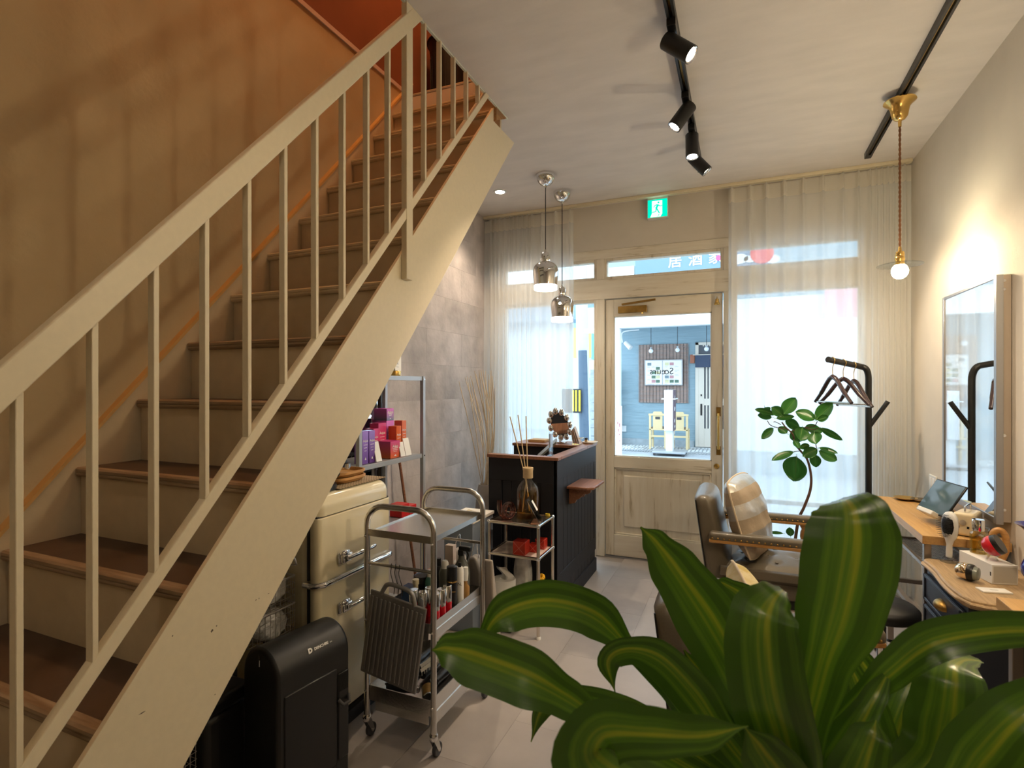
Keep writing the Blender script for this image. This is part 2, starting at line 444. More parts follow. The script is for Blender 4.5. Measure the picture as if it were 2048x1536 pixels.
# grey stone-look wall tiles at the foot of the left wall and behind the counter
M['stone_a'] = mat('grey_wall_tile_a', (.47, .42, .395), .62, noise=(5, .30), bump=(30, .30), world=True)
M['stone_b'] = mat('grey_wall_tile_b', (.51, .455, .43), .62, noise=(6, .26), bump=(30, .30), world=True)
tw = struct(MB().bx(XL, XL + .006, 1.2, YB, 0, .5).bx(XL, XL + .006, 2.92, YB, .5, H).build('wall_left_tiled', 'groove'))
to = OFF[tw.name]
kt = [MB().bx(0, .008, -.2496, .2496, -.1246, .1246).build('tile', t, tw) for t in ('stone_a', 'stone_b')]
for k in kt: 
    for v in k.data.vertices: v.co += to
for r in range(12):
    for j in range(8):
        y0 = 1.2 + j * .5 - (.25 if r % 2 else 0); y1 = min(y0 + .5, YB); z0 = r * .25; z1 = min(z0 + .25, H)
        y0 = max(y0, 1.2)
        if z1 - z0 < .01 or y1 - y0 < .02: continue
        if y0 < 2.9 and z1 > .44 + 1.14 * (y0 - .872): continue
        piece(kt[random.randrange(2)], 'tile', tw, Vector((XL + .004, (y0 + y1) / 2, (z0 + z1) / 2)) - to, (1, (y1 - y0) / .5, (z1 - z0) / .25))
for k in kt: bpy.data.objects.remove(k)
# upper storey round the stair head
struct(MB().bx(XL - .1, XL, -.5, 3.7, UF + .02, 5.6).build('wall_upper_left', 'terracotta'))
struct(MB().bx(XL - .1, .4, 3.6, 3.7, UF, 5.6).build('wall_upper_back', 'terracotta'))
struct(MB().bx(.3, .4, -.5, 3.7, UF, 5.6).build('wall_upper_right', 'terracotta'))
struct(MB().bx(XL - .1, .4, -.6, -.5, UF, 5.6).build('wall_upper_rear', 'terracotta'))
struct(MB().bx(XL - .1, .4, -.6, 3.7, 5.6, 5.7).build('ceiling_upper', 'ceiling'))
struct(MB().bx(XL - .1, XL + .008, -.5, 3.6, UF - .005, UF + .02).build('trim_4', mat('pale_trim', (.75, .62, .56), .4)))

# ---------------------------------------------------------------- shopfront joinery
struct(MB().bx(-1.92, .78, YB - .01, YB + .09, 2.355, 2.425).build('trim_1', 'frame_x', bevel=.004))
struct(MB().bx(-1.92, .78, YB - .012, YB + .09, 2.035, 2.19).build('trim_2', 'frame_x', bevel=.004))
def window(n, x0, x1, z0, z1, bars=()):
    f = MB(); t = .022
    f.bx(x0, x0 + t, YB + .005, YB + .075, z0, z1).bx(x1 - t, x1, YB + .005, YB + .075, z0, z1)
    f.bx(x0 + t, x1 - t, YB + .005, YB + .075, z0, z0 + t).bx(x0 + t, x1 - t, YB + .005, YB + .075, z1 - t, z1)
    w_ = struct(f.build('window_%d' % n, 'frame_z', bevel=.002))
    for zb in bars: MB().bx(x0 + t, x1 - t, YB + .01, YB + .07, zb - .015, zb + .015).build('glazing_bar', 'white', w_)
    MB().bx(x0 + t, x1 - t, YB + .038, YB + .042, z0 + t, z1 - t).build('pane', 'glass', w_)
    return w_
window(1, -1.88, -1.06, .05, 2.035)
window(2, -1.88, -1.06, 2.19, 2.355)
window(3, -1.0, -.118, 2.19, 2.355)
window(4, -.05, .745, 2.19, 2.355)
window(5, -.05, .745, .05, 2.035, (.53,))
for i, (a, b) in enumerate(((-1.06, -.995), (-.12, -.05))):
    struct(MB().bx(a, b, YB - .005, YB + .085, 0, 2.355).build('trim_%d' % (5 + i), 'frame_z', bevel=.004))
struct(MB().bx(-1.92, -1.88, YB, YB + .085, .05, 2.355).build('trim_7', 'frame_z'))
struct(MB().bx(.745, .78, YB, YB + .085, .05, 2.355).build('trim_8', 'frame_z'))
# the door
d = bpy.data.objects.new('door_1', None); COL.objects.link(d); d.location = (-.557, YB + .02, 0); OFF[d.name] = Vector(d.location); struct(d)
d['label'] = 'cream distressed wooden shop door with large glass pane'
y0, y1 = YB + .015, YB + .06; dx0, dx1 = -.99, -.125; gx0, gx1 = -.924, -.201
MB().bx(dx0, gx0, y0, y1, .012, 2.03).build('stile', 'frame_z', d, bevel=.003)
MB().bx(gx1, dx1, y0, y1, .012, 2.03).build('stile', 'frame_z', d, bevel=.003)
MB().bx(gx0, gx1, y0, y1, 1.895, 2.03).build('top_rail', 'frame_x', d, bevel=.003)
MB().bx(gx0, gx1, y0, y1, .705, .795).build('lock_rail', 'frame_x', d, bevel=.003)
MB().bx(gx0, gx1, y0, y1, .012, .18).build('bottom_rail', 'frame_x', d, bevel=.003)
p_ = MB().bx(gx0, gx1, y0 + .018, y1 - .01, .18, .705).build('panel', 'frame_z', d)
MB().bx(gx0 + .075, gx1 - .075, y0 + .007, y0 + .02, .245, .645).build('raised_field', 'frame_z', p_, bevel=.006)
for nm, b in (('moulding', (gx0, gx0 + .014, .18, .705)), ('moulding', (gx1 - .014, gx1, .18, .705)), ('moulding', (gx0, gx1, .18, .194)), ('moulding', (gx0, gx1, .691, .705))):
    MB().bx(b[0], b[1], y0 + .006, y0 + .02, b[2], b[3]).build(nm, 'frame_x', p_, bevel=.004)
gl = MB().bx(gx0, gx1, y0 + .02, y0 + .025, .795, 1.895).build('pane', 'glass', d)
for b in ((gx0, gx0 + .008, .795, 1.895), (gx1 - .008, gx1, .795, 1.895), (gx0, gx1, .795, .803), (gx0, gx1, 1.887, 1.895)):
    MB().bx(b[0], b[1], y0 + .004, y0 + .02, b[2], b[3]).build('glazing_bead', 'white', d)
tx = at(1323, 743, y=y0 + .019)
text('Sœurs', .07, M['black'], gl, (tx.x, y0 + .0185, tx.z), (1, 0, 0), (0, 0, 1), mirror=True)
cl = MB().bx(-.885, -.665, y0 - .035, y0, 1.915, 1.968).build('closer', 'brassd', d, bevel=.004)
MB().bar((-.855, y0 - .03, 1.982), (-.60, y0 - .03, 2.006), .018, .014).build('closer_arm', 'brassd', cl)
MB().cyl((-.70, y0 - .02, 1.905), (-.70, y0 - .02, 1.918), .008).build('screw', 'brass', cl)
ph = MB()
for z in (1.16, .875): ph.bx(-.168, -.138, y0 - .004, y0, z - .033, z + .033)
ph = ph.build('handle_plate', 'brassd', d, bevel=.002)
MB().tube([(-.153, y0, 1.15), (-.153, y0 - .028, 1.145), (-.153, y0 - .03, 1.12), (-.153, y0 - .03, .915), (-.153, y0 - .028, .89), (-.153, y0, .885)], .008, 10).build('grip', 'brass', ph, smooth=40)
lk = MB().lathe([(.019, 0), (.019, .006), (.012, .008)], n=20).xf(frame_mx((-.166, y0, .76), (1, 0, 0), (0, 0, 1)))
lk.v = [Vector((p.x, 2 * y0 - p.y if p.y > y0 else p.y, p.z)) for p in lk.v]
lk.build('lock_cylinder', 'brass', d, smooth=40)
bl = MB().bx(-.178, -.145, y0 - .004, y0, 1.955, 2.005).build('bell_mount', 'white', d)
bp_ = MB().lathe([(.004, .045), (.012, .04), (.014, .02), (.022, 0), (.020, .0), (.001, .03)], (-.162, y0 - .026, 1.942), 16)
bp_.build('bell', 'brass', bl, smooth=50)
MB().tube([(-.162, y0, 1.995), (-.162, y0 - .022, 1.998), (-.162, y0 - .026, 1.985)], .0025, 6).build('bell_hook', 'brass', bl)
struct(MB().bx(-.995, -.12, YB + .005, YB + .09, -.01, .01).build('trim_9', 'steeld'))

# ---------------------------------------------------------------- staircase
RISE, RUN = .217, .192
def nose(n): return 1.05 + RUN * (n - 5), RISE * n
st = thing('staircase', 'steep cream-painted wooden staircase with dark treads and a slatted balustrade', 'staircase', (-1.62, .3, 0))
SXI, SXO = -1.178, -1.165
def topl(y): return .6226 + 1.1476 * (y - .618)
def botl(y): return .484 + 1.151 * (y - .829)
sg = MB().prism([(.076, 0), (.408, 0), (2.763, 2.705), (2.493, 2.705), (2.493, topl(2.493))], 'x', SXI, SXO).build('stringer', 'cream', st, bevel=.002)
sg.modifiers['bevel'].width = .001
sg['label'] = 'broad cream outer stringer with small paint chips'
for u, v, a, b in ((433, 1252, 5, 3), (424, 1262, 9, 7), (345, 1272, 4, 3), (284, 1426, 3, 14), (512, 1200, 4, 3), (518, 1197, 4, 2), (537, 1187, 2, 6), (430, 1389, 2, 4)):
    q = at(u, v, x=SXO); k = .00105
    MB().prism([(q.y - b * k * .5, q.z), (q.y - .2 * a * k, q.z - a * k * .35), (q.y + b * k * .5, q.z + .1 * a * k), (q.y + .1 * b * k, q.z + a * k * .5)], 'x', SXO - .0002, SXO + .0006).build('paint_chip', 'chip', sg)
MB().prism([(.05, 0), (.45, 0), (3.0, nose(5)[1] + 1.13 * (3.0 - 1.05) - .3), (3.0, nose(5)[1] + 1.13 * (3.0 - 1.05) + .045), (.05 + .01, nose(5)[1] - 1.13 * (1.05 - .06) + .045)], 'x', XL, XL + .028).build('wall_stringer', 'cream_riser', st)
a_, b_ = Vector((XL + .016, .06, nose(5)[1] - 1.13 * .99 + .05)), Vector((XL + .016, 3.0, nose(5)[1] + 1.13 * 1.95 + .05))
MB().bar(a_, b_, .034, .010, (0, 0, 1)).build('stringer_cap', 'goldwood', st)
for n in range(1, 16):
    y, z = nose(n)
    t = MB().bx(XL + .03, SXI - .0005, y + .014, y + RUN + .03 if n < 15 else y + .04, z - .028, z)
    t = t.build('tread', 'tread', st)
    ns = MB().prism([(y + .014, z - .03), (y + .004, z - .028), (y, z - .022), (y, z - .017), (y + .003, z - .0145), (y, z - .012), (y, z - .004), (y + .006, z + .001), (y + .03, z + .0012), (y + .03, z - .03)], 'x', XL + .03, SXI - .0006)
    ns.build('nosing', 'nosing' if n < 8 else 'cream_riser', t)
    MB().bx(XL + .03, SXI - .0005, y + .016, y + .032, z - RISE, z - .028).build('riser', 'cream_riser', st)
# balustrade, a little proud of the stringer
def hr(y): return 1.604 + 1.135 * (y - .685)
def lr(y): return .831 + 1.135 * (y - .64)
RB, RF = -1.1645, -1.142
def inv(f, z): return .685 + (z - 1.604) / 1.135 if f is hr else .64 + (z - .831) / 1.135
HC = H - .0005
MB().prism([(-.15, hr(-.15) - .08), (inv(hr, HC + .08), HC), (inv(hr, HC), HC), (-.15, hr(-.15))], 'x', RB - .002, RF + .003).build('handrail', 'cream', st, bevel=.003)
MB().prism([(.1, lr(.1) - .043), (inv(lr, HC + .043), HC), (inv(lr, HC), HC), (.1, lr(.1))], 'x', RB, RF).build('bottom_rail', 'cream', st, bevel=.002)
for k in range(-2, 18):
    y = .519 + .1178 * k
    if k == 10 or lr(y) > HC - .03: continue
    MB().bx(RB + .001, RF - .001, y - .0058, y + .0058, lr(y) - .01, min(hr(y) - .075, HC)).build('baluster', 'cream', st, bevel=.0012, seg=1)
MB().bx(RB, RF + .002, 1.679, 1.72, 1.748, HC).build('newel_post', 'cream', st, bevel=.002)
MB().prism([(2.494, 2.706), (2.494, H), (2.632, H)], 'x', SXI, -1.150).build('packing_block', 'rawwood', st)
# black pot on the upper landing
bn = thing('waste_bin', 'tall black bin with flared rim at the top of the stairs', 'bin', (-1.83, 3.2, UF))
MB().shell([(.115, 0), (.118, .02), (.125, .30), (.135, .38), (.145, .41), (.135, .405), (.12, .36), (.11, .02), (.001, .02)], (-1.83, 3.2, UF), 28).build('body', 'black', bn, smooth=40)
MB().tube([(-1.83 + .147 * math.cos(a), 3.2 + .147 * math.sin(a), UF + .408) for a in [i * math.pi / 12 for i in range(24)]], .006, 6, closed=True).build('rim', 'blackp', bn, smooth=60)
for n in range(20):
    a = n * math.pi / 10
    MB().bar((-1.83 + .121 * math.cos(a), 3.2 + .121 * math.sin(a), UF + .02), (-1.83 + .1265 * math.cos(a), 3.2 + .1265 * math.sin(a), UF + .30), .006, .006, (math.cos(a), math.sin(a), 0)).build('rib', 'black', bn)

# ---------------------------------------------------------------- curtains
def curtain(name, label, x0, x1, centres, y, amp):
    """pinch-pleated sheet; centres: where the pleats sit"""
    th = thing(name, label, 'curtain', ((x0 + x1) / 2, y, .02), group=None)
    cs = [x0 - .02] + sorted(centres) + [x1 + .02]
    def phase(x):
        for i in range(len(cs) - 1):
            if x <= cs[i + 1]: return i + (x - cs[i]) / (cs[i + 1] - cs[i]), cs[i + 1] - cs[i]
        return len(cs) - 1., .1
    def yy(x, z):
        p, wd = phase(x); c = math.cos(2 * math.pi * p); t = min(1, max(0, (2.68 - z) / .35))
        pin = max(0, c) ** 6; soft = .5 + .5 * c
        tight = min(1, .09 / wd)
        a = amp * (.45 + .55 * tight)
        return y - a * ((1 - t) * pin + t * (soft ** 2 * .9)) + .006 * math.sin(9 * x + 3 * z) * t
    nx = int((x1 - x0) / .006)
    m1 = MB().grid(lambda a, b: ((lambda x, z: (x, yy(x, z), z))(x0 + a * (x1 - x0), .02 + b * 2.62)), nx, 22)
    m1.build('sheer_panel', 'fabric', th, smooth=180)
    m2 = MB().grid(lambda a, b: ((lambda x, z: (x, yy(x, z), z))(x0 + a * (x1 - x0), 2.64 + b * .1)), nx, 4)
    m2.build('heading', 'fabrict', th, smooth=180)
    for c in centres:
        MB().tube([(c, y - amp * .35, 2.742), (c, y - .004, 2.752)], .003, 6).build('hook', 'white', th)
    return th
RC = [at(u, 600, y=4.1).x for u in (1463, 1500, 1532, 1568, 1606, 1645, 1685, 1716, 1740, 1752, 1763, 1775, 1786, 1797, 1808)]
curtain('curtain', 'sheer white pinch-pleated curtain over the large window beside the coat rack', at(1457, 600, y=4.1).x, .985, RC, 4.1, .045)
LC = [at(u, 600, y=4.1).x for u in (985, 993, 1001, 1011, 1020, 1029, 1037, 1046, 1056, 1065, 1085, 1112, 1141)]
curtain('curtain', 'sheer white pinch-pleated curtain gathered in the corner by the grey tiled wall', -2.0, at(1147, 600, y=4.1).x, LC, 4.1, .045)
tag(MB().bx(-2.01, .99, 4.085, 4.125, H - .022, H).build('curtain_rail', 'cream', bevel=.003), 'long cream curtain rail running along the ceiling above the shop door', 'curtain rail')

# ---------------------------------------------------------------- outlet on the right wall
oq = at(1868, 972, x=XR)
ol = thing('wall_outlet', 'white double wall socket beside the tall mirror', 'socket', (XR, oq.y, oq.z - .06))
MB().bx(XR - .008, XR, oq.y - .06, oq.y + .06, oq.z - .045, oq.z + .06).build('plate', 'white', ol, bevel=.003)
for dy in (-.028, .028): MB().bx(XR - .0105, XR - .007, oq.y + dy - .016, oq.y + dy + .016, oq.z - .03, oq.z + .045).build('socket_face', 'paper', ol, bevel=.001)

# ================================================================ LAMPS
def track(name, label, x, y0, y1):
    t = thing(name, label, 'track', (x, (y0 + y1) / 2, H - .032))
    MB().bx(x - .017, x - .006, y0, y1, H - .032, H).bx(x + .006, x + .017, y0, y1, H - .032, H).bx(x - .006, x + .006, y0, y1, H - .014, H).build('rail', 'black', t, bevel=.001)
    MB().bx(x - .0175, x + .0175, y1 - .055, y1 + .001, H - .033, H).build('end_cap', 'blackp', t, bevel=.001)
    MB().bx(x - .004, x + .004, y0, y1, H - .018, H - .013).build('conductor', 'brassd', t)
TX, PX = -.245, .715
track('lighting_track', 'black ceiling track carrying four cylindrical spotlights', TX, -1.9, 3.72)
track('lighting_track', 'long black ceiling track near the right wall holding the brass pendant', PX, -1.9, 3.9)
def spot(label, y, ends, target, power=26, size=70):
    """cylindrical track spot; ends: image places of the closed and the open end"""
    a = at(*ends[0], x=TX); b = at(*ends[1], x=TX)
    return a, b
def spotlight(label, y, d, power, ang=62):
    """black can hung from the track at y, pointing along d"""
    d = Vector(d).normalized(); piv = Vector((TX, y, H - .105))
    t = thing('track_spotlight', label, 'spotlight', (TX, y, H - .19), group='spotlights on the ceiling track')
    MB().bx(TX - .017, TX + .017, y - .05, y + .05, H - .062, H - .0325).build('adapter', 'blackp', t, bevel=.002)
    MB().cyl((TX, y, H - .064), piv + Vector((0, 0, .02)), .011).build('stem', 'black', t, smooth=40)
    a = piv - d * .035; b = piv + d * .095
    q = d.to_track_quat('Z', 'Y').to_matrix()
    bd = MB(); bd.lathe([(.001, 0), (.032, 0), (.034, .003), (.034, .13), (.031, .13), (.029, .112), (.001, .110)], a, 28, q)
    bd = bd.build('barrel', 'black', t, smooth=40)
    MB().lathe([(.0295, .112), (.0308, .1285), (.027, .1265), (.0255, .114)], a, 28, q).build('reflector', 'chrome', bd, smooth=50)
    MB().lathe([(.001, .1155), (.024, .1155), (.024, .1125), (.001, .1125)], a, 20, q).build('lens', 'bulbs', bd)
    lamp_spot('spot_beam', t, a + d * .135, a + d * 2, power, R(ang), .6)
    return t
def dir_to(y, tgt): return Vector(tgt) - Vector((TX, y, H - .105))
spotlight('black track spotlight nearest the camera, pointing right and down', at(1345, 35, x=TX).y, (.62, -.05, -.55), 48)
spotlight('black track spotlight, second from the camera, tilted left and down', at(1372, 180, x=TX).y, (-.50, -.15, -.70), 48)
spotlight('black track spotlight, third from the camera, pointing almost straight down', at(1384, 265, x=TX).y, (.02, -.12, -.9), 48)
spotlight('black track spotlight at the far end of the track, pointing right', at(1392, 325, x=TX).y, (.55, .05, -.65), 48)

def chrome_pendant(label, x, y, zb):
    t = thing('bell_pendant_lamp', label, 'pendant lamp', (x, y, zb), group='chrome bell pendants')
    MB().lathe([(.066, H), (.066, H - .006), (.063, H - .025), (.052, H - .05), (.034, H - .067), (.010, H - .074), (.006, H - .09), (.001, H - .09)], (x, y, 0), 32).build('canopy', 'chrome', t, smooth=40)
    MB().cyl((x, y, H - .085), (x, y, zb + .265), .003, n=8).build('cord', 'cable', t)
    MB().lathe([(.001, zb + .275), (.007, zb + .272), (.008, zb + .258), (.022, zb + .252), (.029, zb + .240), (.031, zb + .215), (.031, zb + .195), (.029, zb + .19)], (x, y, 0), 32).build('cap', 'chrome', t, smooth=40)
    sh = MB().shell([(.029, zb + .192), (.040, zb + .186), (.062, zb + .176), (.078, zb + .158), (.0855, zb + .132), (.0855, zb + .105), (.081, zb + .06), (.0775, zb + .03), (.0765, zb + .03), (.080, zb + .06), (.084, zb + .105), (.084, zb + .132), (.076, zb + .156), (.060, zb + .174)], (x, y, 0), 40)
    sh = sh.build('shade', 'chrome', t, smooth=50)
    MB().shell([(.0775, zb + .03), (.0772, zb + .002), (.0765, zb), (.0755, zb + .002), (.0762, zb + .03)], (x, y, 0), 40).build('glow_ring', 'shadeglow', sh, smooth=50)
    MB().ball((x, y, zb + .09), .03, 10, 6).build('bulb', emission('bell_bulb', (1, .82, .56), 55), t, smooth=60)
chrome_pendant('chrome bell pendant lamp hanging higher, nearer the staircase', -1.22, 3.44, 2.0)
chrome_pendant('chrome bell pendant lamp hanging lower, nearer the shop door', -1.215, 3.79, 1.823)

def brass_pendant(label, x, y, zb):
    t = thing('brass_pendant_lamp', label, 'pendant lamp', (x, y, zb), group='brass pendants over the styling counter')
    MB().lathe([(.068, H - .033), (.069, H - .038), (.055, H - .05), (.042, H - .065), (.037, H - .09), (.033, H - .11), (.022, H - .125), (.008, H - .13), (.007, H - .16), (.001, H - .16)], (x, y, 0), 28).build('canopy', 'brass', t, smooth=40)
    for ph in (0, math.pi):
        MB().tube([(x + .0028 * math.cos(k * .9 + ph), y + .0028 * math.sin(k * .9 + ph), H - .155 - k * (H - .155 - zb - .125) / 90) for k in range(91)], .0032, 6).build('twisted_cord', 'cordb', t, smooth=60)
    MB().lathe([(.001, zb + .135), (.006, zb + .132), (.008, zb + .112), (.018, zb + .106), (.020, zb + .09), (.018, zb + .085), (.021, zb + .08), (.021, zb + .068), (.018, zb + .06), (.0205, zb + .052), (.019, zb + .043), (.001, zb + .043)], (x, y, 0), 24).build('socket', 'brass', t, smooth=40)
    sd = MB().shell([(.020, zb + .058), (.05, zb + .052), (.085, zb + .044), (.096, zb + .040), (.096, zb + .043), (.085, zb + .047), (.05, zb + .055), (.020, zb + .061)], (x, y, 0), 40)
    sd.build('glass_shade', 'acrylic', t, smooth=50)
    MB().ball((x, y, zb + .012), .036, 14, 8, (1, 1, 1.05)).build('bulb', 'bulbw', t, smooth=60)
brass_pendant('brass pendant lamp with a bare globe bulb in front of the curtain', PX, 3.17, 1.90)
brass_pendant('brass pendant lamp over the nearer styling counter, just right of view', PX, 1.59, 1.885)

dl = at(1000, 383, z=H)
def downlight(label, x, y, power, ang=110):
    t = thing('downlight', label, 'downlight', (x, y, H - .006), group='recessed downlights')
    MB().shell([(.048, H), (.048, H - .005), (.036, H - .006), (.033, H - .0005)], (x, y, 0), 28).build('ring', 'white', t, smooth=40)
    MB().lathe([(.001, H - .0015), (.033, H - .0015), (.033, H - .0005), (.001, H - .0005)], (x, y, 0), 20).build('lens', 'bulbs', t)
    lamp_spot('downlight_beam', t, (x, y, H - .012), (x, y, 0), power, R(ang), .7)
downlight('small recessed ceiling downlight glowing above the grey tiled wall', dl.x, dl.y, 40)
for x, y, lb in ((.25, -.35, 'added unseen fill downlight just behind the camera, right of the stairs'), (-.75, -.9, 'added unseen fill downlight behind the foot of the stairs'), (.25, -1.5, 'added unseen fill downlight by the rear wall of the salon'), (-.55, .55, 'added unseen fill downlight above the camera, beside the stair opening')):
    downlight(lb, x, y, 7, 125)  # weak lamps out of view, added to fill the room with light
# globe lamp over the stair head, on the upper storey
gu = thing('globe_ceiling_lamp', 'round amber globe lamp on the upstairs ceiling', 'ceiling lamp', (-1.2, 2.2, 5.3))
MB().lathe([(.001, 5.6), (.06, 5.6), (.06, 5.58), (.02, 5.57), (.02, 5.47), (.001, 5.47)], (-1.2, 2.2, 0), 24).build('canopy', 'brass', gu, smooth=40)
MB().ball((-1.2, 2.2, 5.38), .1, 14, 8).build('globe', emission('amber_globe', (1, .48, .18), 170), gu, smooth=60)

# ---------------------------------------------------------------- exit sign
M['exit_green'] = emission('exit_green', (0, .72, .42), 1.1)
M['exit_white'] = emission('exit_white', (.95, 1, .97), 1.2)
ex = thing('exit_sign', 'lit green emergency exit sign with running figure above the door', 'sign', (-.58, YB - .03, 2.61))
ey = YB - .05
MB().bx(-.656, -.504, ey, YB, 2.612, 2.775).build('housing', 'white', ex, bevel=.003)
pn = MB().bx(-.651, -.509, ey - .003, ey, 2.62, 2.752).build('light_panel', 'exit_green', ex)
MB().prism([(-.62, 2.742), (-.545, 2.742), (-.545, 2.640), (-.552, 2.632), (-.556, 2.622), (-.632, 2.622), (-.62, 2.65)], 'y', ey - .0036, ey - .0028).build('door_shape', 'exit_white', pn)
fy = ey - .005
fig = MB(); fig.lathe([(.001, 0), (.0075, 0), (.0075, .001), (.001, .001)], (0, 0, 0), 14)
fig.v = [Vector((p.x - .572, fy + .0005 + p.z, p.y + 2.7275)) for p in fig.v]
fig.build('figure_head', 'exit_green', pn)
for a, b, wd in (((-.575, 2.712), (-.590, 2.683), .015), ((-.580, 2.714), (-.600, 2.706), .007), ((-.600, 2.707), (-.607, 2.694), .0065), ((-.574, 2.711), (-.561, 2.699), .007), ((-.561, 2.699), (-.546, 2.703), .0065),
                 ((-.588, 2.686), (-.592, 2.661), .0085), ((-.592, 2.661), (-.618, 2.658), .0075), ((-.585, 2.684), (-.565, 2.646), .009), ((-.575, 2.629), (-.566, 2.638), .006)):
    MB().bar((a[0], fy + .001, a[1]), (b[0], fy + .001, b[1]), wd, .001, (0, 1, 0)).build('figure_limb', 'exit_green', pn)

# ================================================================ LEFT SIDE: under the stairs
def rounded(x0, x1, y0, y1, z0, z1): return MB().bx(x0, x1, y0, y1, z0, z1)
# ---- refrigerator
fr = thing('refrigerator', 'small cream retro refrigerator with chrome handles under the stairs', 'refrigerator', (-1.68, 1.74, 0))
fx, fa, fb = -1.412, 1.515, 1.962
MB().bx(-1.94, fx - .055, fa, fb, .05, .865).build('body', 'fridge', fr, bevel=.02, seg=3)
rbox(-1.94, fx - .002, fa, fb, .868, .945, .045, .05, .002, 8).build('top_cap', 'fridge', fr, smooth=40)
MB().bx(-1.93, fx - .01, fa + .01, fb - .01, .862, .87).build('top_seal', 'rubber', fr)
MB().bx(-1.92, fx - .03, fa + .02, fb - .02, 0, .05).build('plinth', 'blackp', fr)
def fdoor(z0, z1, hz):
    d_ = rbox(fx - .05, fx, fa + .001, fb - .001, z0, z1, .024, .004, .004, 6).build('door', 'fridge', fr, smooth=40)
    MB().bx(fx - .054, fx - .048, fa + .004, fb - .004, z0 + .006, z1 - .006).build('gasket', 'rubber', d_)
    h = MB().bx(fx, fx + .014, fa + .10, fa + .165, hz - .022, hz + .022).bx(fx + .012, fx + .03, fa + .105, fa + .16, hz - .017, hz + .017).build('handle', 'chrome', d_, bevel=.007, seg=3)
    MB().tube(bez([(fx + .026, fa + .13, hz), (fx + .036, fa + .19, hz + .004), (fx + .038, fa + .25, hz + .006), (fx + .034, fa + .29, hz + .006)], 5), [.010] * 8 + [.009] * 7 + [.006], 10).build('lever', 'chrome', h, smooth=50)
    MB().ball((fx + .022, fa + .12, hz + .022), .014, 12, 8, (.8, 1.6, .8)).build('thumb_button', 'chrome', h, smooth=60)
fdoor(.628, .864, .693); fdoor(.10, .616, .505)
tr = MB().tube(bez([(fx - .06, fa - .003, .622), (fx - .02, fa - .004, .622), (fx + .004, fa + .02, .622), (fx + .008, fa + .06, .622), (fx + .008, fb - .06, .622), (fx + .004, fb - .02, .622), (fx - .05, fb + .004, .622)], 5), .0115, 10)
tr.build('chrome_trim', 'chrome', fr, smooth=50)
# ---- on the refrigerator
tag(MB().grid(lambda a, b: (-1.68 + .24 * a, 1.66 + .30 * b, .9475 + .002 * abs(math.sin(a * 60))), 60, 2).build('woven_mat', striped('reed_mat', (.20, .13, .07), (.50, .38, .22), 60, 1), solid=.002), 'brown striped woven mat lying on top of the refrigerator', 'mat')
def tray(label, z, x, y, r):
    t = MB()
    pts = []
    for i in range(24):
        a = 2 * math.pi * i / 24; c, s = math.cos(a), math.sin(a); k = (abs(c) ** 4 + abs(s) ** 4) ** -.25
        pts.append((c * k, s * k))
    prof = [(.001, 0), (.86, 0), (1, .012), (1.0, .022), (.94, .022), (.90, .008), (.001, .006)]
    n = 24
    for f, h in prof: t.v += [Vector((x + r * f * p[0], y + r * 1.15 * f * p[1], z + h)) for p in pts]
    for i in range(len(prof) - 1): t.f += [(i * n + j, i * n + (j + 1) % n, (i + 1) * n + (j + 1) % n, (i + 1) * n + j) for j in range(n)]
    tag(t.build('wooden_tray', 'beech_o', smooth=40), label, 'tray', 'two stacked wooden trays')
M['beech_o'] = wood('orange_beech', (.66, .36, .12), (.52, .25, .07), 'y', 8, .5)
q = at(716, 962, z=.96)
tray('lower of two honey-coloured wooden trays stacked on the refrigerator', .953, -1.56, 1.80, .085)
tray('upper of two honey-coloured wooden trays stacked on the refrigerator', .975, -1.56, 1.80, .083)
kt_ = thing('kettle', 'black electric kettle half hidden by the stair stringer', 'kettle', (-1.52, 1.63, .947))
MB().lathe([(.07, .947), (.072, .952), (.072, .968), (.064, .972), (.001, .972)], (-1.52, 1.63, 0), 28).build('base', 'blackp', kt_, smooth=40)
MB().lathe([(.062, .974), (.064, .98), (.056, 1.06), (.046, 1.12), (.04, 1.135), (.001, 1.14)], (-1.52, 1.63, 0), 28).build('body', 'navy', kt_, smooth=50)
MB().ball((-1.465, 1.672, 1.005), .014, 10, 8, (1, 1.2, 1)).build('switch', 'blackp', kt_, smooth=60)
gj = thing('glass_jug', 'clear glass jug with a black handle on the wooden trays', 'jug', (-1.58, 1.80, .999))
MB().shell([(.001, .999), (.05, .999), (.056, 1.01), (.05, 1.07), (.036, 1.13), (.035, 1.15)], (-1.60, 1.78, 0), 28).build('vessel', 'acrylic', gj, smooth=50)
MB().bar((-1.538, 1.812, 1.02), (-1.562, 1.795, 1.13), .02, .016, (1, 0, 0)).build('handle', 'blackp', gj, bevel=.005)
MB().shell([(.020, .999), (.022, 1.001), (.022, 1.022), (.018, 1.024)], (-1.537, 1.81, 0), 16).build('collar', 'chrome', gj, smooth=40)

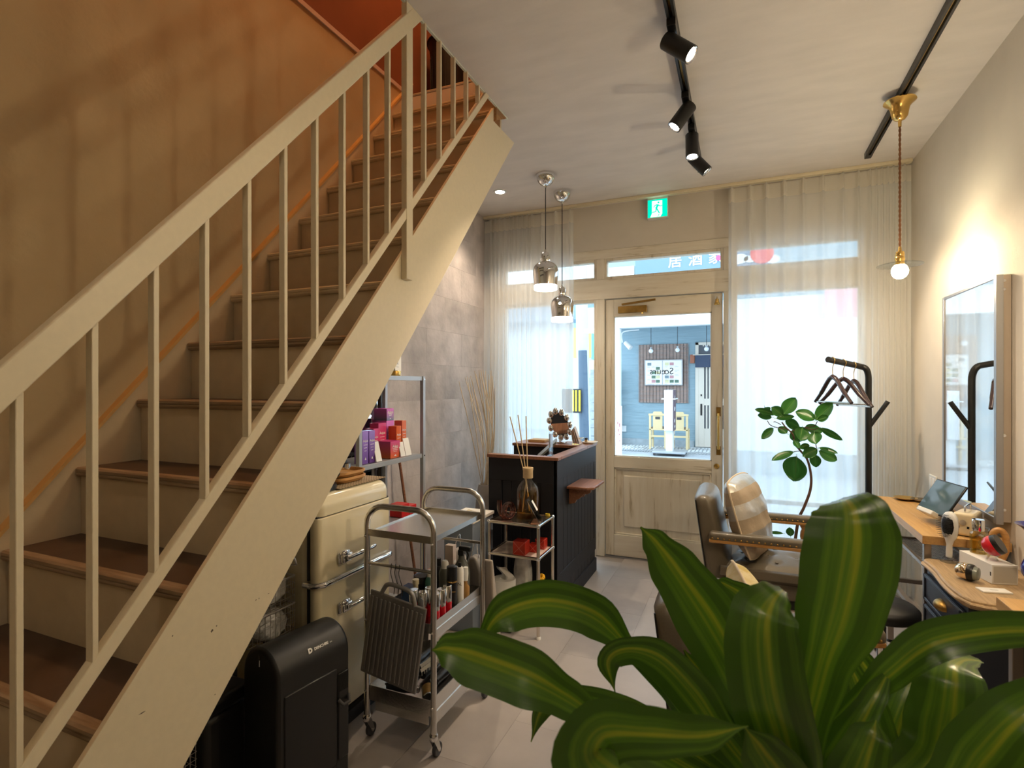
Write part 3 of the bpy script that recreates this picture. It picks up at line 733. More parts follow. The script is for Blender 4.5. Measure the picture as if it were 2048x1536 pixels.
# ---- shelf unit with hair products
SX, SA, SB = -1.70, 2.10, 2.665
su = thing('shelf_unit', 'narrow grey metal shelf rack of hair products against the tiled wall', 'shelf', (-1.84, 2.38, 0))
for x in (SX, -1.965):
    for y in (SA, SB):
        p_ = MB().bx(x - .011, x + .011, y - .011, y + .011, 0, 1.405).build('post', 'greymetal', su, bevel=.001)
        if x == SX:
            for z in (.955, 1.395, .62): MB().cyl((x + .011, y, z - .008), (x + .0135, y, z - .008), .004, n=8).build('bolt', 'chrome', p_)
for z in (.12, .62, .957, 1.402):
    s_ = MB().bx(-1.965, SX - .012, SA + .012, SB - .012, z - .006, z).build('shelf', 'greymetal', su)
    MB().bx(SX - .012, SX + .004, SA + .0112, SB - .0112, z - .022, z + .002).build('shelf_lip', 'greymetal', s_, bevel=.001)
def carton(label, x, u0, u1, zb, vt, dep, c0, c1, name='carton', lines=3, rz=0):
    """printed box whose front faces the room"""
    y0_ = at(u0, 850, x=x).y; y1_ = at(u1, 850, x=x).y; zt = at((u0 + u1) / 2, vt, x=x).z
    t = thing(name, label, 'box', (x - dep / 2, (y0_ + y1_) / 2, zb), group='boxed hair products on the metal shelf')
    MB().bx(x - dep, x, y0_, y1_, zb, zt).build('box_body', graded('ink', c0, c1, 0, 1), t, bevel=.0008, seg=1)
    ym, wd, hh = (y0_ + y1_) / 2, y1_ - y0_, zt - zb
    text('Aujua', min(wd * .36, .022), M['paper'], t, (x + .0003, ym, zt - hh * .30), (0, 1, 0), (0, 0, 1))
    for k in range(lines):
        MB().bx(x, x + .0006, ym - wd * (.30 - .06 * k), ym + wd * (.30 - .06 * k), zt - hh * (.42 + .09 * k) - .0012, zt - hh * (.42 + .09 * k) + .0008).build('print_line', 'paper', t)
    MB().prism([(ym - wd * .13, zb + hh * .13), (ym + wd * .13, zb + hh * .13), (ym + wd * .02, zb + hh * .21)], 'x', x, x + .0006).build('emblem', 'paper', t)
    return zt
PU, PK, RD, OR, GY = (.16, .07, .34), (.62, .06, .22), (.42, .01, .02), (.72, .14, .02), (.13, .15, .22)
LV, MG = (.34, .20, .66), (.66, .13, .52)
zs = .9595
carton('tall violet box, leftmost in front on the metal shelf', -1.725, 725, 737, zs, 862, .05, PU, LV)
carton('tall violet box, second from left in front on the metal shelf', -1.725, 738.5, 750, zs, 861, .05, (.10, .03, .2), LV)
carton('square red and orange box in the middle of the shelf front', -1.725, 781, 800, zs, 882, .10, OR, PK)
z1 = carton('tall pink box standing behind the square red box', -1.845, 757, 772.5, zs, 846, .06, (.75, .05, .10), PK)
carton('short pink box between the violet boxes and the tall pink box', -1.845, 747, 757, zs, 857, .06, (.75, .06, .16), PK)
z2 = carton('tall magenta and grey box carrying another box on top', -1.86, 773, 788, zs, 841, .07, GY, MG)
carton('magenta and slate box, topmost of the stack on the shelf', -1.86, 773.5, 787.5, z2 + .0005, 817, .09, GY, MG)
carton('red box wedged behind the tall pink box', -1.935, 757, 769, zs, 838, .045, RD, MG)
carton('slim orange box with a red side, right of the magenta stack', -1.79, 793, 802.5, zs, 852, .055, OR, OR)
carton('tallest orange box at the right end of the shelf', -1.85, 804, 812.5, zs, 841, .055, (.62, .12, .02), OR)
def card(label, x, u, wpx, vt, lean):
    a = at(u, 900, x=x); b = at(u + wpx, 900, x=x); zt = at(u, vt, x=x).z
    m = MB().bx(-.0015, .0015, 0, b.y - a.y, 0, zt - zs); m.xf(Matrix.Translation((x, a.y, zs + .002)) @ Matrix.Rotation(R(lean), 4, 'Y') )
    tag(m.build('display_card', 'paper'), label, 'card', 'white cards on the metal shelf')
card('white leaning card beside the violet boxes', -1.713, 753, 11, 884, -14)
card('white leaning card in front of the orange boxes', -1.713, 802, 9, 885, -14)
card('white leaning card at the right end of the shelf', -1.713, 812, 11, 877, -14)
# on top of the rack
zt_ = 1.4045
gt = thing('tin', 'flat gold-lidded tin on top of the shelf rack', 'tin', (-1.76, 2.47, zt_))
MB().lathe([(.034, zt_), (.036, zt_ + .003), (.036, zt_ + .014), (.001, zt_ + .014)], (-1.76, 2.47, 0), 28).build('base', 'brass', gt, smooth=40)
MB().lathe([(.038, zt_ + .0145), (.038, zt_ + .026), (.036, zt_ + .028), (.001, zt_ + .028)], (-1.76, 2.47, 0), 28).build('lid', 'brass', gt, smooth=40)
def whitebox(label, x, y, wy, wx, z, h):
    t = thing('white_carton', label, 'box', (x, y, z), group='white cartons on top of the rack')
    MB().bx(x - wx / 2, x + wx / 2, y - wy / 2, y + wy / 2, z, z + h).build('box_body', 'paper', t, bevel=.0008, seg=1)
    text('N.', .02, M['steeld'], t, (x + wx / 2 + .0003, y, z + h * .62), (0, 1, 0), (0, 0, 1))
    MB().bx(x + wx / 2, x + wx / 2 + .0005, y - wy * .25, y + wy * .25, z + h * .3, z + h * .3 + .002).build('print_line', 'steeld', t)
whitebox('small white carton standing on the gold tin', -1.76, 2.47, .045, .045, zt_ + .0285, .066)
whitebox('taller white carton beside the gold tin on the rack', -1.84, 2.59, .055, .05, zt_ + .001, .155)
# red boxes on the lower shelf
for i, (y, z, h, lb) in enumerate(((2.52, .622, .07, 'red box on the lower rack shelf, left of two'), (2.595, .622, .05, 'smaller red box on the lower rack shelf, nearer the corner'))):
    t = thing('red_carton', lb, 'box', (-1.76, y, z), group='red boxes on the lower rack shelf')
    MB().bx(-1.80, -1.72, y - .035, y + .035, z, z + h).build('box_body', mat('red_ink', (.62, .015, .015), .3), t, bevel=.001)
    MB().bx(-1.72, -1.7194, y - .02, y + .02, z + h * .5, z + h * .5 + .003).build('print_line', 'paper', t)
# mirror in a dark frame leaning behind the rack, and a broom
lm = thing('leaning_mirror', 'dark-framed mirror leaning on the tiled wall behind the shelf rack', 'mirror', (-2.0, 2.25, 0))
for b in ((1.98, 2.02, .05, 1.34), (2.66, 2.70, .05, 1.34), (2.02, 2.66, .05, .09), (2.02, 2.66, 1.30, 1.34)):
    MB().bx(-2.01, -1.992, *b).build('frame', mat('dark_bronze', (.05, .035, .025), .4), lm, bevel=.002)
MB().bx(-2.008, -2.004, 2.02, 2.66, .09, 1.30).build('glass', 'mirror', lm)
br = thing('broom', 'thin brown broom handle leaning beside the shelf rack', 'broom', (-1.9, 2.9, 0))
MB().tube([(-1.96, 2.775, 1.02), (-1.86, 2.86, .06)], .009, 10).build('handle', 'walnut', br, smooth=50)
MB().box((-1.858, 2.862, .045), (.05, .2, .05)).build('head', 'blackp', br, bevel=.006)

# ---- electric dustpan bin
ED = at(600, 1536, x=-1.29)
eb = thing('electric_dustpan', 'black arched electric dustpan with white lettering in front of the refrigerator', 'vacuum', (-1.32, 1.33, 0), rotz=R(-9))
L_, W_, T_ = .135, .088, .555
def arch(w_, t_, n=14):
    return [(-w_, 0)] + [(w_ * -math.cos(math.pi * i / n), t_ - w_ + w_ * math.sin(math.pi * i / n)) for i in range(n + 1)] + [(w_, 0)]
MB().prism(arch(W_, T_), 'y', -L_, L_).build('body', 'black', eb, bevel=.012, seg=3, smooth=35)
fp = MB().bx(W_ - .003, W_ + .004, -L_ + .022, L_ - .055, .10, T_ - .13).build('front_panel', 'blackp', eb, bevel=.004)
MB().bx(W_ + .003, W_ + .006, -L_ + .03, L_ - .062, .105, .112).build('panel_seam', 'black', fp)
sp_ = MB().bx(W_ - .002, W_ + .005, L_ - .05, L_ - .008, .12, T_ - .15).build('side_panel', 'blackp', eb, bevel=.006)
for k in range(9): MB().bx(W_ + .004, W_ + .0065, L_ - .046 + k * .004, L_ - .044 + k * .004, T_ - .21, T_ - .155).build('vent_slat', 'black', sp_)
MB().tube([(W_ + .004, L_ - .05, T_ - .235), (W_ + .018, L_ - .042, T_ - .25), (W_ + .018, L_ - .018, T_ - .25), (W_ + .004, L_ - .008, T_ - .235)], .006, 8).build('pull', 'rubber', sp_, smooth=50)
MB().bx(W_ - .01, W_ + .012, -L_, L_, 0, .055).build('intake_lip', 'blackp', eb, bevel=.01)
an = R(33); o_ = Vector((W_ * math.cos(an) + .0008, 0, T_ - W_ + W_ * math.sin(an) + .0004)); up_ = (-math.sin(an), 0, math.cos(an))
text('DENCHIRI', .0118, M['paper'], eb, o_ + Vector((0, .03, 0)), (0, 1, 0), up_, shear=.2, bold=.0003)
text('pro', .006, M['paper'], eb, o_ + Vector((0, .068, -.001)), (0, 1, 0), up_, shear=.2)
text('D', .019, M['paper'], eb, o_ + Vector((0, -.012, .001)), (0, 1, 0), up_, shear=.15, bold=.0014, name='emblem')
MB().tube([(.0, -L_ - .001, T_ - .02), (.01, -L_ - .006, T_ - .03), (.006, -L_ - .004, T_ - .05)], .002, 6).build('hook', 'chrome', eb)
# ---- black bin, wire baskets and bags behind it
bb = thing('bin', 'plain black waste bin standing behind the electric dustpan', 'bin', (-1.56, 1.17, 0))
MB().bx(-1.68, -1.45, 1.10, 1.25, 0, .36).build('body', 'black', bb, bevel=.02, seg=3)
MB().bx(-1.69, -1.44, 1.09, 1.26, .36, .41).build('lid', 'blackp', bb, bevel=.015, seg=3)
M['wire'] = mat('wire', (.62, .58, .54), .3, .9)
M['bag'] = mat('clear_plastic_film', (.88, .84, .80), .15, trans=.25, noise=(14, .4), bump=(22, .8))
def crumple(name, c, d, seed, mt, parent=None, amp=.3, sub=0):
    rnd = random.Random(seed); m = MB().ball((0, 0, 0), 1, 20, 14)
    ph = [(rnd.uniform(2, 7), rnd.uniform(0, 6), Vector((rnd.uniform(-1, 1), rnd.uniform(-1, 1), rnd.uniform(-1, 1))).normalized()) for _ in range(9)]
    for i, p in enumerate(m.v):
        k = 1 + amp * sum(abs(math.sin(f * p.dot(dd) + o)) - .5 for f, o, dd in ph) / 5
        q = Vector((max(-.8, min(.8, p.x)), max(-.8, min(.8, p.y)), max(-.8, min(.8, p.z)))) / .8 * k
        m.v[i] = Vector(c) + Vector((q.x * d[0] / 2, q.y * d[1] / 2, q.z * d[2] / 2))
    return m.build(name, mt, parent, smooth=30)
def basket(label, x0, x1, y0, y1, z0, z1, st_=.022):
    t = thing('wire_basket', label, 'basket', ((x0 + x1) / 2, (y0 + y1) / 2, z0), group='wire baskets under the stairs')
    rim = MB().tube([(x0, y0, z1), (x1, y0, z1), (x1, y1, z1), (x0, y1, z1)], .003, 6, closed=True); rim.build('rim', 'wire', t)
    m = MB(); r_ = .0011
    n = int((z1 - z0) / st_)
    for i in range(n + 1):
        z = z0 + .002 + i * st_; m.tube([(x0, y0, z), (x1, y0, z), (x1, y1, z), (x0, y1, z)], r_, 4, closed=True)
    for i in range(int((y1 - y0) / st_) + 1):
        y = y0 + i * st_
        for x in (x0, x1): m.tube([(x, y, z0), (x, y, z1)], r_, 4)
    for i in range(int((x1 - x0) / st_) + 1):
        x = x0 + i * st_
        for y in (y0, y1): m.tube([(x, y, z0), (x, y, z1)], r_, 4)
        m.tube([(x, y0, z0 + .001), (x, y1, z0 + .001)], r_, 4)
    o = m.build('wire_mesh', 'wire', t); o['kind'] = 'stuff'
    return t
ws = thing('storage_rack', 'dark low rack under the stairs carrying the wire baskets', 'rack', (-1.72, 1.5, 0))
for x in (-1.93, -1.63):
    for y in (1.345, 1.485): MB().bx(x - .008, x + .008, y - .008, y + .008, 0, .43).build('post', 'black', ws)
MB().bx(-1.94, -1.62, 1.335, 1.495, .43, .44).build('board', 'black', ws)
bq = (-1.93, -1.50, 1.34, 1.495)
basket('lower wire basket of the stack beside the refrigerator, packed with clear bags', *bq, .445, .56)
basket('upper wire basket of the stack beside the refrigerator, heaped with clear plastic', *bq, .565, .66)
for i, (x, y, z, lb) in enumerate(((-1.60, 1.418, .5, 'crumpled clear plastic bag pressed inside the lower wire basket, front'), (-1.80, 1.418, .5, 'crumpled clear plastic bag inside the lower wire basket, at the back'), (-1.60, 1.418, .63, 'crumpled clear plastic bag spilling over the upper wire basket'), (-1.80, 1.418, .63, 'crumpled clear plastic bag at the back of the upper wire basket'))):
    tag(crumple('plastic_bag', (x, y, z), (.17, .135, .095 if z < .6 else .11), 20 + i, 'bag', amp=.12), lb, 'bag', 'clear bags in wire baskets')
basket('wire basket low at the left, under the foot of the stairs', -1.64, -1.46, .95, 1.08, .13, .32)
tag(crumple('plastic_bag', (-1.55, 1.015, .215), (.13, .10, .15), 31, 'bag', amp=.1), 'clear bag in the low wire basket under the foot of the stairs', 'bag', 'clear bags in wire baskets')
tag(MB().bx(-1.68, -1.43, .90, 1.085, 0, .125).build('black_crate', 'black', bevel=.01), 'black crate on the floor below the low wire basket', 'crate')
hg = thing('wire_hanger', 'bent chrome wire hanger poking out beside the refrigerator', 'hanger', (-1.55, 1.45, .665))
MB().tube(bez([(-1.66, 1.40, .72), (-1.56, 1.43, .80), (-1.50, 1.46, .77), (-1.475, 1.475, .715), (-1.485, 1.475, .705), (-1.56, 1.44, .70), (-1.62, 1.42, .685)], 6), .003, 6).build('wire', 'chrome', hg, smooth=60)
MB().tube(bez([(-1.65, 1.395, .735), (-1.555, 1.425, .81), (-1.495, 1.455, .78), (-1.468, 1.47, .72)], 6), .0025, 6).build('second_wire', 'chrome', hg, smooth=60)

# ---- trolley
TA, TB, TX0, TX1 = 1.675, 2.075, -1.318, -1.022
tl = thing('trolley', 'steel salon trolley on castors with arched handles and three trays', 'trolley', ((TX0 + TX1) / 2, (TA + TB) / 2, 0))
def hoop(y):
    r = .075; zt = .895
    p = [(TX0, y, .09), (TX0, y, zt - r)] + [(TX0 + r - r * math.cos(a), y, zt - r + r * math.sin(a)) for a in [math.pi / 2 * i / 6 for i in range(1, 7)]]
    p += [(TX1 - r + r * math.sin(a), y, zt - r + r * math.cos(a)) for a in [math.pi / 2 * i / 6 for i in range(0, 7)]] + [(TX1, y, .09)]
    return MB().tube(p, .0115, 10)
for y in (TA, TB):
    h = hoop(y).build('hoop_frame', 'steel', tl, smooth=45)
    MB().bar((TX0, y, .795), (TX1, y, .795), .012, .022).build('cross_bar', 'steel', h)
    MB().cyl((TX0, y, .675), (TX1, y, .675), .0065, n=10).build('hanging_rod', 'steel', h, smooth=45)
    for x in (TX0, TX1):
        for z in (.78, .46, .19): MB().ball((x, y - (.011 if y == TA else -.011), z), .005, 8, 6).build('bolt', 'chrome', h)
def shelf(z, lip, x1=TX1):
    s_ = MB().bx(TX0 + .012, TX1 - .012, TA, TB, z, z + .003).build('tray', 'steel', tl)
    for x in (TX0 + .011, TX1 - .013): MB().bx(x, x + .003, TA, TB, z - .012, z + lip).build('tray_side', 'steel', s_)
    for y in (TA - .002, TB - .001): MB().bx(TX0 + .012, TX1 - .012, y, y + .003, z - .012, z + lip).build('tray_end', 'steel', s_)
shelf(.79, .008); shelf(.465, .022); shelf(.165, .045)
for k in (0, 1):
    MB().bx(TX1 - .010, TX1 - .007, TA + .01, TB - .01, (.42, .11)[k], (.455, .155)[k]).build('apron', 'steel', tl)
    MB().bx(TX0 + .03, TX1 - .03, TA + .012, TA + .015, (.42, .11)[k], (.455, .155)[k]).build('apron', 'steel', tl)
for x in (TX0, TX1):
    for y in (TA, TB):
        c = MB().lathe([(.014, .072), (.016, .076), (.016, .09), (.011, .096), (.001, .096)], (x, y, 0), 16).build('caster', 'chrome', tl, smooth=40)
        for s in (-.011, .009): MB().prism([(y - .012, .074), (y + .014, .074), (y + .034, .022), (y + .018, .020)], 'x', x + s, x + s + .002).build('fork', 'steel', c)
        wl = MB().lathe([(.022, -.0085), (.0245, -.006), (.025, 0), (.0245, .006), (.022, .0085)], (0, 0, 0), 24).xf(Matrix.Translation((x, y + .024, .0255)) @ Matrix.Rotation(R(90), 4, 'Y')); wl.build('wheel', 'rubber', c, smooth=40)
        MB().cyl((x - .0125, y + .024, .0255), (x + .0125, y + .024, .0255), .006, n=10).build('axle', 'chrome', c)
# ribbed plate hanging at the front
rp = thing('ribbed_plate', 'ribbed grey cast-metal plate with a loop handle hanging on the trolley', 'plate', (-1.18, 1.64, .24))
mx = frame_mx((-1.18, 1.648, .415), (.988, 0, -.15), (.13, .03, .99))
def P2(m, mt, nm, par, **k): m.xf(mx); return m.build(nm, mt, par, **k)
pl = P2(MB().bx(-.124, .124, -.16, .155, -.006, .003), 'alu', 'plate_body', rp, bevel=.008, seg=3)
for k in range(12): P2(MB().bx(-.112 + k * .0196, -.103 + k * .0196, -.148, .135, .003, .0075), 'alu', 'rib', pl, bevel=.002)
hd = MB().tube(bez([(-.075, .15, 0), (-.066, .172, 0), (-.055, .19, 0), (-.03, .198, 0), (.03, .198, 0), (.055, .19, 0), (.066, .172, 0), (.075, .15, 0)], 5), .0085, 8)
P2(hd, 'alu', 'handle', pl, smooth=50)
for k in range(3):
    hk = thing('s_hook', ('thin black wire hook on the trolley rod, leftmost', 'thin black wire hook on the trolley rod, middle', 'thin black wire hook on the trolley rod, rightmost')[k], 'hook', (-1.19 + k * .018, 1.67, .60), group='hooks on the trolley rod')
    x = -1.205 + k * .018
    MB().tube(bez([(x - .006, 1.68, .665), (x, 1.675, .684), (x + .004, 1.668, .672), (x + .004, 1.665, .65), (x + .03, 1.65, .61), (x + .032, 1.645, .585)], 5), .0016, 6).build('wire', 'black', hk, smooth=60)

# ---- trolley contents
def bottle(label, x, y, z, prof, mt, cap, capm, band=None, name='bottle', cat='bottle', grp='bottles on the trolley', word=None):
    t = thing(name, label, cat, (x, y, z), group=grp)
    b_ = MB().lathe([(r, z + h) for r, h in prof] + [(.001, z + prof[-1][1])], (x, y, 0), 20).build('body', mt, t, smooth=40)
    h0 = prof[-1][1]
    MB().lathe([(r, z + h0 + h) for r, h in cap] + [(.001, z + h0 + cap[-1][1])], (x, y, 0), 18).build('cap', capm, t, smooth=40)
    if band: MB().lathe([(band[0], z + band[1]), (band[0], z + band[2])], (x, y, 0), 20).build('band', band[3], b_, smooth=40)
    if word:
        d_ = Vector((-x, -y, 0)).normalized(); rt = Vector((-d_.y, d_.x, 0)); r_ = max(r for r, h in prof)
        text(word[0], word[1], word[3], b_, Vector((x, y, z + word[2])) + d_ * (r_ + .0003), rt, (0, 0, 1))
    return t
zt2 = .4685
bottle('tall black aerosol can with a gold band on the trolley', -1.06, 1.875, zt2, [(.020, 0), (.021, .004), (.021, .105)], 'blackp', [(.0213, .002), (.0213, .058), (.018, .060)], 'blackp', (.0216, .103, .109, 'brass'), 'aerosol_can', 'can', word=('milbon', .011, .07, M['brass']))
bottle('slim white spray bottle beside the black aerosol can', -1.055, 1.93, zt2, [(.0165, 0), (.0165, .135), (.012, .145)], 'paper', [(.007, 0), (.007, .016), (.005, .018)], 'blackp', None, 'spray_bottle', word=('N.', .018, .08, M['black']))
bottle('grey-green aerosol can with a white cap on the trolley', -1.115, 1.915, zt2, [(.025, 0), (.025, .12), (.018, .138)], mat('olive_grey', (.20, .20, .16), .4), [(.015, 0), (.015, .02), (.010, .03)], 'paper', None, 'aerosol_can', 'can')
bottle('small clear bottle of amber oil with a white trigger on the trolley', -1.052, 1.975, zt2, [(.017, 0), (.017, .05), (.008, .062), (.008, .075)], mat('amber_oil', (.70, .38, .12), .12, trans=.5), [(.009, 0), (.012, .03), (.010, .055)], 'paper', None, 'oil_bottle')
tsb = thing('trigger_spray', 'smoky glass spray bottle with a black trigger head on the trolley', 'bottle', (-1.085, 1.985, zt2))
MB().lathe([(.034, zt2), (.036, zt2 + .005), (.036, zt2 + .10), (.028, zt2 + .125), (.014, zt2 + .15), (.013, zt2 + .165), (.001, zt2 + .165)], (-1.09, 2.01, 0), 24).build('body', mat('smoke_glass', (.16, .16, .14), .08, trans=.4), tsb, smooth=50)
MB().bx(-1.103, -1.077, 1.998, 2.022, zt2 + .165, zt2 + .19).bx(-1.10, -1.045, 2.0, 2.02, zt2 + .185, zt2 + .205).build('trigger_head', 'blackp', tsb, bevel=.004)
MB().tube(bez([(-1.066, 2.01, zt2 + .188), (-1.058, 2.01, zt2 + .17), (-1.064, 2.01, zt2 + .15)], 4), .004, 6).build('trigger', 'blackp', tsb)
for k, (x, y) in enumerate(((-1.055, 1.74), (-1.055, 1.785), (-1.055, 1.83), (-1.105, 1.735), (-1.105, 1.78), (-1.15, 1.74))):
    bottle(('front', 'middle', 'rear', 'second-row front', 'second-row rear', 'third-row')[k] + ' red nail bottle with a tall chrome cap at the trolley edge', x, y, zt2, [(.018, 0), (.018, .04), (.014, .044)], mat('ruby_gel', (.55, .005, .015), .12, coat=.4), [(.0175, 0), (.0175, .06), (.016, .062)], 'chrome', None, 'red_bottle', grp='red bottles with chrome caps')
bottle('black pump bottle with a cream nozzle on the trolley', -1.18, 1.80, zt2, [(.024, 0), (.024, .07), (.012, .08)], 'blackp', [(.010, 0), (.010, .02), (.013, .022), (.013, .04)], 'fridge', None, 'pump_bottle')
bottle('black squat jar at the back of the trolley tray', -1.20, 1.87, zt2, [(.028, 0), (.028, .085)], 'blackp', [(.029, .001), (.029, .022), (.027, .024)], 'black', None, 'jar', 'jar')
bottle('dark green bottle beside the grey aerosol can', -1.155, 1.86, zt2, [(.018, 0), (.018, .10), (.009, .115)], mat('bottle_green', (.03, .12, .09), .25), [(.010, 0), (.010, .025)], 'white', None, 'bottle')
for lb, x, y, dx, dy, dz, c in (('blue carton at the back left of the trolley tray', -1.25, 1.87, .06, .05, .06, (.05, .11, .26)), ('small blue carton behind the black jar', -1.24, 1.945, .06, .05, .085, (.06, .13, .30)), ('pink and copper carton at the back of the trolley', -1.215, 2.01, .05, .06, .095, (.55, .28, .22)), ('tall pale pink carton at the far end of the trolley', -1.165, 2.05, .04, .03, .19, (.72, .60, .55))):
    t = thing('carton', lb, 'box', (x, y, zt2), group='cartons on the trolley')
    MB().bx(x - dx / 2, x + dx / 2, y - dy / 2, y + dy / 2, zt2, zt2 + dz).build('box_body', mat('carton', c, .4), t, bevel=.001)
    MB().bx(x + dx / 2, x + dx / 2 + .0005, y - dy * .3, y + dy * .3, zt2 + dz * .6, zt2 + dz * .66).build('print_line', 'paper', t)
bottle('black cylindrical bottle near the middle of the trolley', -1.165, 1.95, zt2, [(.02, 0), (.02, .12), (.012, .13)], 'blackp', [(.01, 0), (.01, .03)], 'blackp', None)
# things hanging at the far end
def pouch(label, x, y, zt, wd, h, c, tilt):
    t = thing('hanging_pouch', label, 'bottle', (x, y, zt - h), group='grey pouches hung at the far end of the trolley')
    m = MB().prism([(-wd / 2, -h), (wd / 2, -h), (wd / 2, -h * .35), (wd * .2, 0), (-wd * .2, 0), (-wd / 2, -h * .35)], 'y', -.03, .03).xf(Matrix.Translation((x, y, zt)) @ Matrix.Rotation(R(tilt), 4, 'Y'))
    m.build('body', mat('pouch', c, .5), t, bevel=.012, seg=3)
    MB().tube(bez([(x - .02, y, zt - .01), (x - .004, y, zt + .045), (x + .004, y + .01, zt + .06), (x + .012, y, zt + .02), (x + .02, y, zt - .01)], 5), .002, 6).build('hook', 'chrome', t, smooth=60)
pouch('grey pouch bottle hanging at the far end of the trolley, left', -1.17, 2.125, .62, .08, .17, (.42, .38, .34), 4)
pouch('grey pouch bottle hanging at the far end of the trolley, right', -1.085, 2.125, .60, .08, .20, (.24, .22, .20), -3)
tag(MB().prism([(2.088, .60), (2.105, .60), (2.22, .10), (2.17, .07), (2.13, .12)], 'x', -1.035, -.985).build('towel', mat('taupe_cloth', (.40, .35, .30), .9, bump=(300, .2)), bevel=.012, seg=3), 'taupe cloth hanging off the far end of the trolley', 'towel')
# lower tray: hair tools
zl = .169
def dryer(label, x, y, rz, c, l=.2):
    t = thing('hair_iron', label, 'hair tool', (x, y, zl + .0005), rotz=R(rz), group='hair tools in the bottom tray')
    MB().tube([(-l / 2, 0, .022), (0, 0, .022), (l / 2, 0, .022)], [.016, .019, .013], 12).build('barrel', c, t, smooth=50)
    MB().tube(bez([(-l / 2, 0, .022), (-l / 2 - .015, .01, .02), (-l / 2, .03, .012), (-l / 4, .034, .01), (0, .03, .012)], 5), .0035, 6).build('cord', 'cable', t, smooth=60)
    MB().tube([(l / 2 - .005, 0, .022), (l / 2 + .012, 0, .022)], .010, 10).build('tip', 'chrome', t, smooth=50)
dryer('black hair iron lying along the right side of the bottom tray', -1.105, 1.90, 90, 'blackp', .16)
dryer('blue-bodied hair iron lying against the bottom tray edge', -1.055, 1.99, 90, mat('deep_blue', (.02, .06, .14), .25), .10)
dryer('black hair iron lying across the middle of the bottom tray', -1.175, 1.92, 90, 'blackp', .16)
dryer('black hair iron at the back of the bottom tray', -1.25, 1.95, 90, 'blackp', .18)
dryer('black hair iron with white tip near the hanging plate', -1.20, 1.735, 8, 'blackp', .12)
rb = thing('round_brush', 'chrome and amber round brush end in the bottom tray', 'brush', (-1.05, 1.71, zl))
MB().tube([(-1.06, 1.705, zl + .026), (-1.10, 1.76, zl + .026)], .024, 16).build('barrel', 'brassd', rb, smooth=50)
MB().tube([(-1.0565, 1.70, zl + .026), (-1.061, 1.706, zl + .026)], .0255, 16).build('ring', 'chrome', rb, smooth=50)
for k, (x, y) in enumerate(((-1.17, 1.82), (-1.16, 1.87), (-1.19, 1.85))):
    t = thing('comb', ('white comb propped in the bottom tray, front', 'white comb propped in the bottom tray, middle', 'white comb propped in the bottom tray, back')[k], 'comb', (x, y, zl), group='combs in the bottom tray')
    MB().bar((x, y, zl + .05), (x + .05, y + .08, zl + .085), .004, .014).build('spine', 'paper', t)
    for j in range(8): MB().bar((x + .0055 * (j + .5), y + .009 * (j + .5), zl + .05 + .004 * j), (x + .0055 * (j + .5), y + .009 * (j + .5), zl + .03 + .004 * j), .002, .002, (1, 0, 0)).build('tooth', 'paper', t)

# ================================================================ RECEPTION COUNTER
KX0, KX1, KY0, KY1, KZ = -1.42, -.98, 2.965, 3.865, .915
ct = thing('reception_counter', 'black panelled reception counter with a reddish wood rim', 'counter', (-1.2, 3.4, 0))
# side facing the room: frame and tongue-and-groove boards
MB().bx(KX1 - .02, KX1 - .008, KY0, KY1, .0, KZ).build('side_carcass', 'blackc', ct)
for b in ((KY0, KY1, .80, KZ), (KY0, KY1, .155, .245), (KY0, KY0 + .045, .245, .80), (KY1 - .05, KY1, .245, .80)):
    MB().bx(KX1 - .008, KX1, *b).build('side_frame', 'blackc', ct, bevel=.002)
MB().bx(KX1 - .008, KX1 + .006, KY0, KY1, 0, .095).build('skirting', 'blackc', ct, bevel=.004)
nb = 10; wy = (KY1 - .05 - KY0 - .045) / nb
for k in range(nb):
    y = KY0 + .045 + k * wy
    MB().bx(KX1 - .008, KX1 - .0035, y + .0015, y + wy - .0015, .245, .80).build('board', 'blackc', ct, bevel=.0015, seg=1)
for k in range(nb):
    y = KY0 + .045 + k * wy
    MB().bx(KX1 - .008, KX1 - .0035, y + .0015, y + wy - .0015, .095, .155).build('board', 'blackc', ct, bevel=.0015, seg=1)
# end facing the camera
MB().bx(KX0, KX1 - .02, KY0 + .012, KY0 + .024, 0, KZ).build('end_carcass', 'blackc', ct)
for b in ((KX0, KX1 - .0001, .78, KZ), (KX0, KX1 - .0001, 0, .12)):
    MB().bx(b[0], b[1], KY0, KY0 + .012, b[2], b[3]).build('end_frame', 'blackc', ct, bevel=.002)
for b in ((KX0, KX0 + .085, .12, .78), (KX1 - .10, KX1 - .0001, .12, .78)):
    MB().bx(b[0], b[1], KY0, KY0 + .012, b[2], b[3]).build('end_frame', 'blackc', ct, bevel=.002)
for k in range(4):
    x = KX0 + .088 + k * .0635
    MB().bx(x + .001, x + .0615, KY0 + .006, KY0 + .012, .12, .78).build('board', 'blackc', ct, bevel=.002, seg=1)
MB().bx(-1.53, KX1 - .02, KY1 - .02, KY1, 0, KZ).build('back_panel', 'blackc', ct)
MB().bx(-1.53, KX1 - .02, 3.62, 3.64, .80, KZ).build('inner_front', 'blackc', ct)
MB().bx(-1.42, KX1 - .02, KY0 + .024, KY1 - .02, .70, .715).build('work_surface', 'blackc', ct)
MB().bx(KX0 - .008, KX1 + .008, KY0 - .008, KY0 + .05, KZ, KZ + .02).build('rim', 'walnut', ct, bevel=.003)
MB().bx(KX1 - .06, KX1 + .008, KY0 + .051, 3.60, KZ, KZ + .02).build('rim', 'walnut', ct, bevel=.003)
MB().bx(-1.535, KX1 + .008, 3.601, KY1 + .008, KZ, KZ + .02).build('rim', 'walnut', ct, bevel=.003)
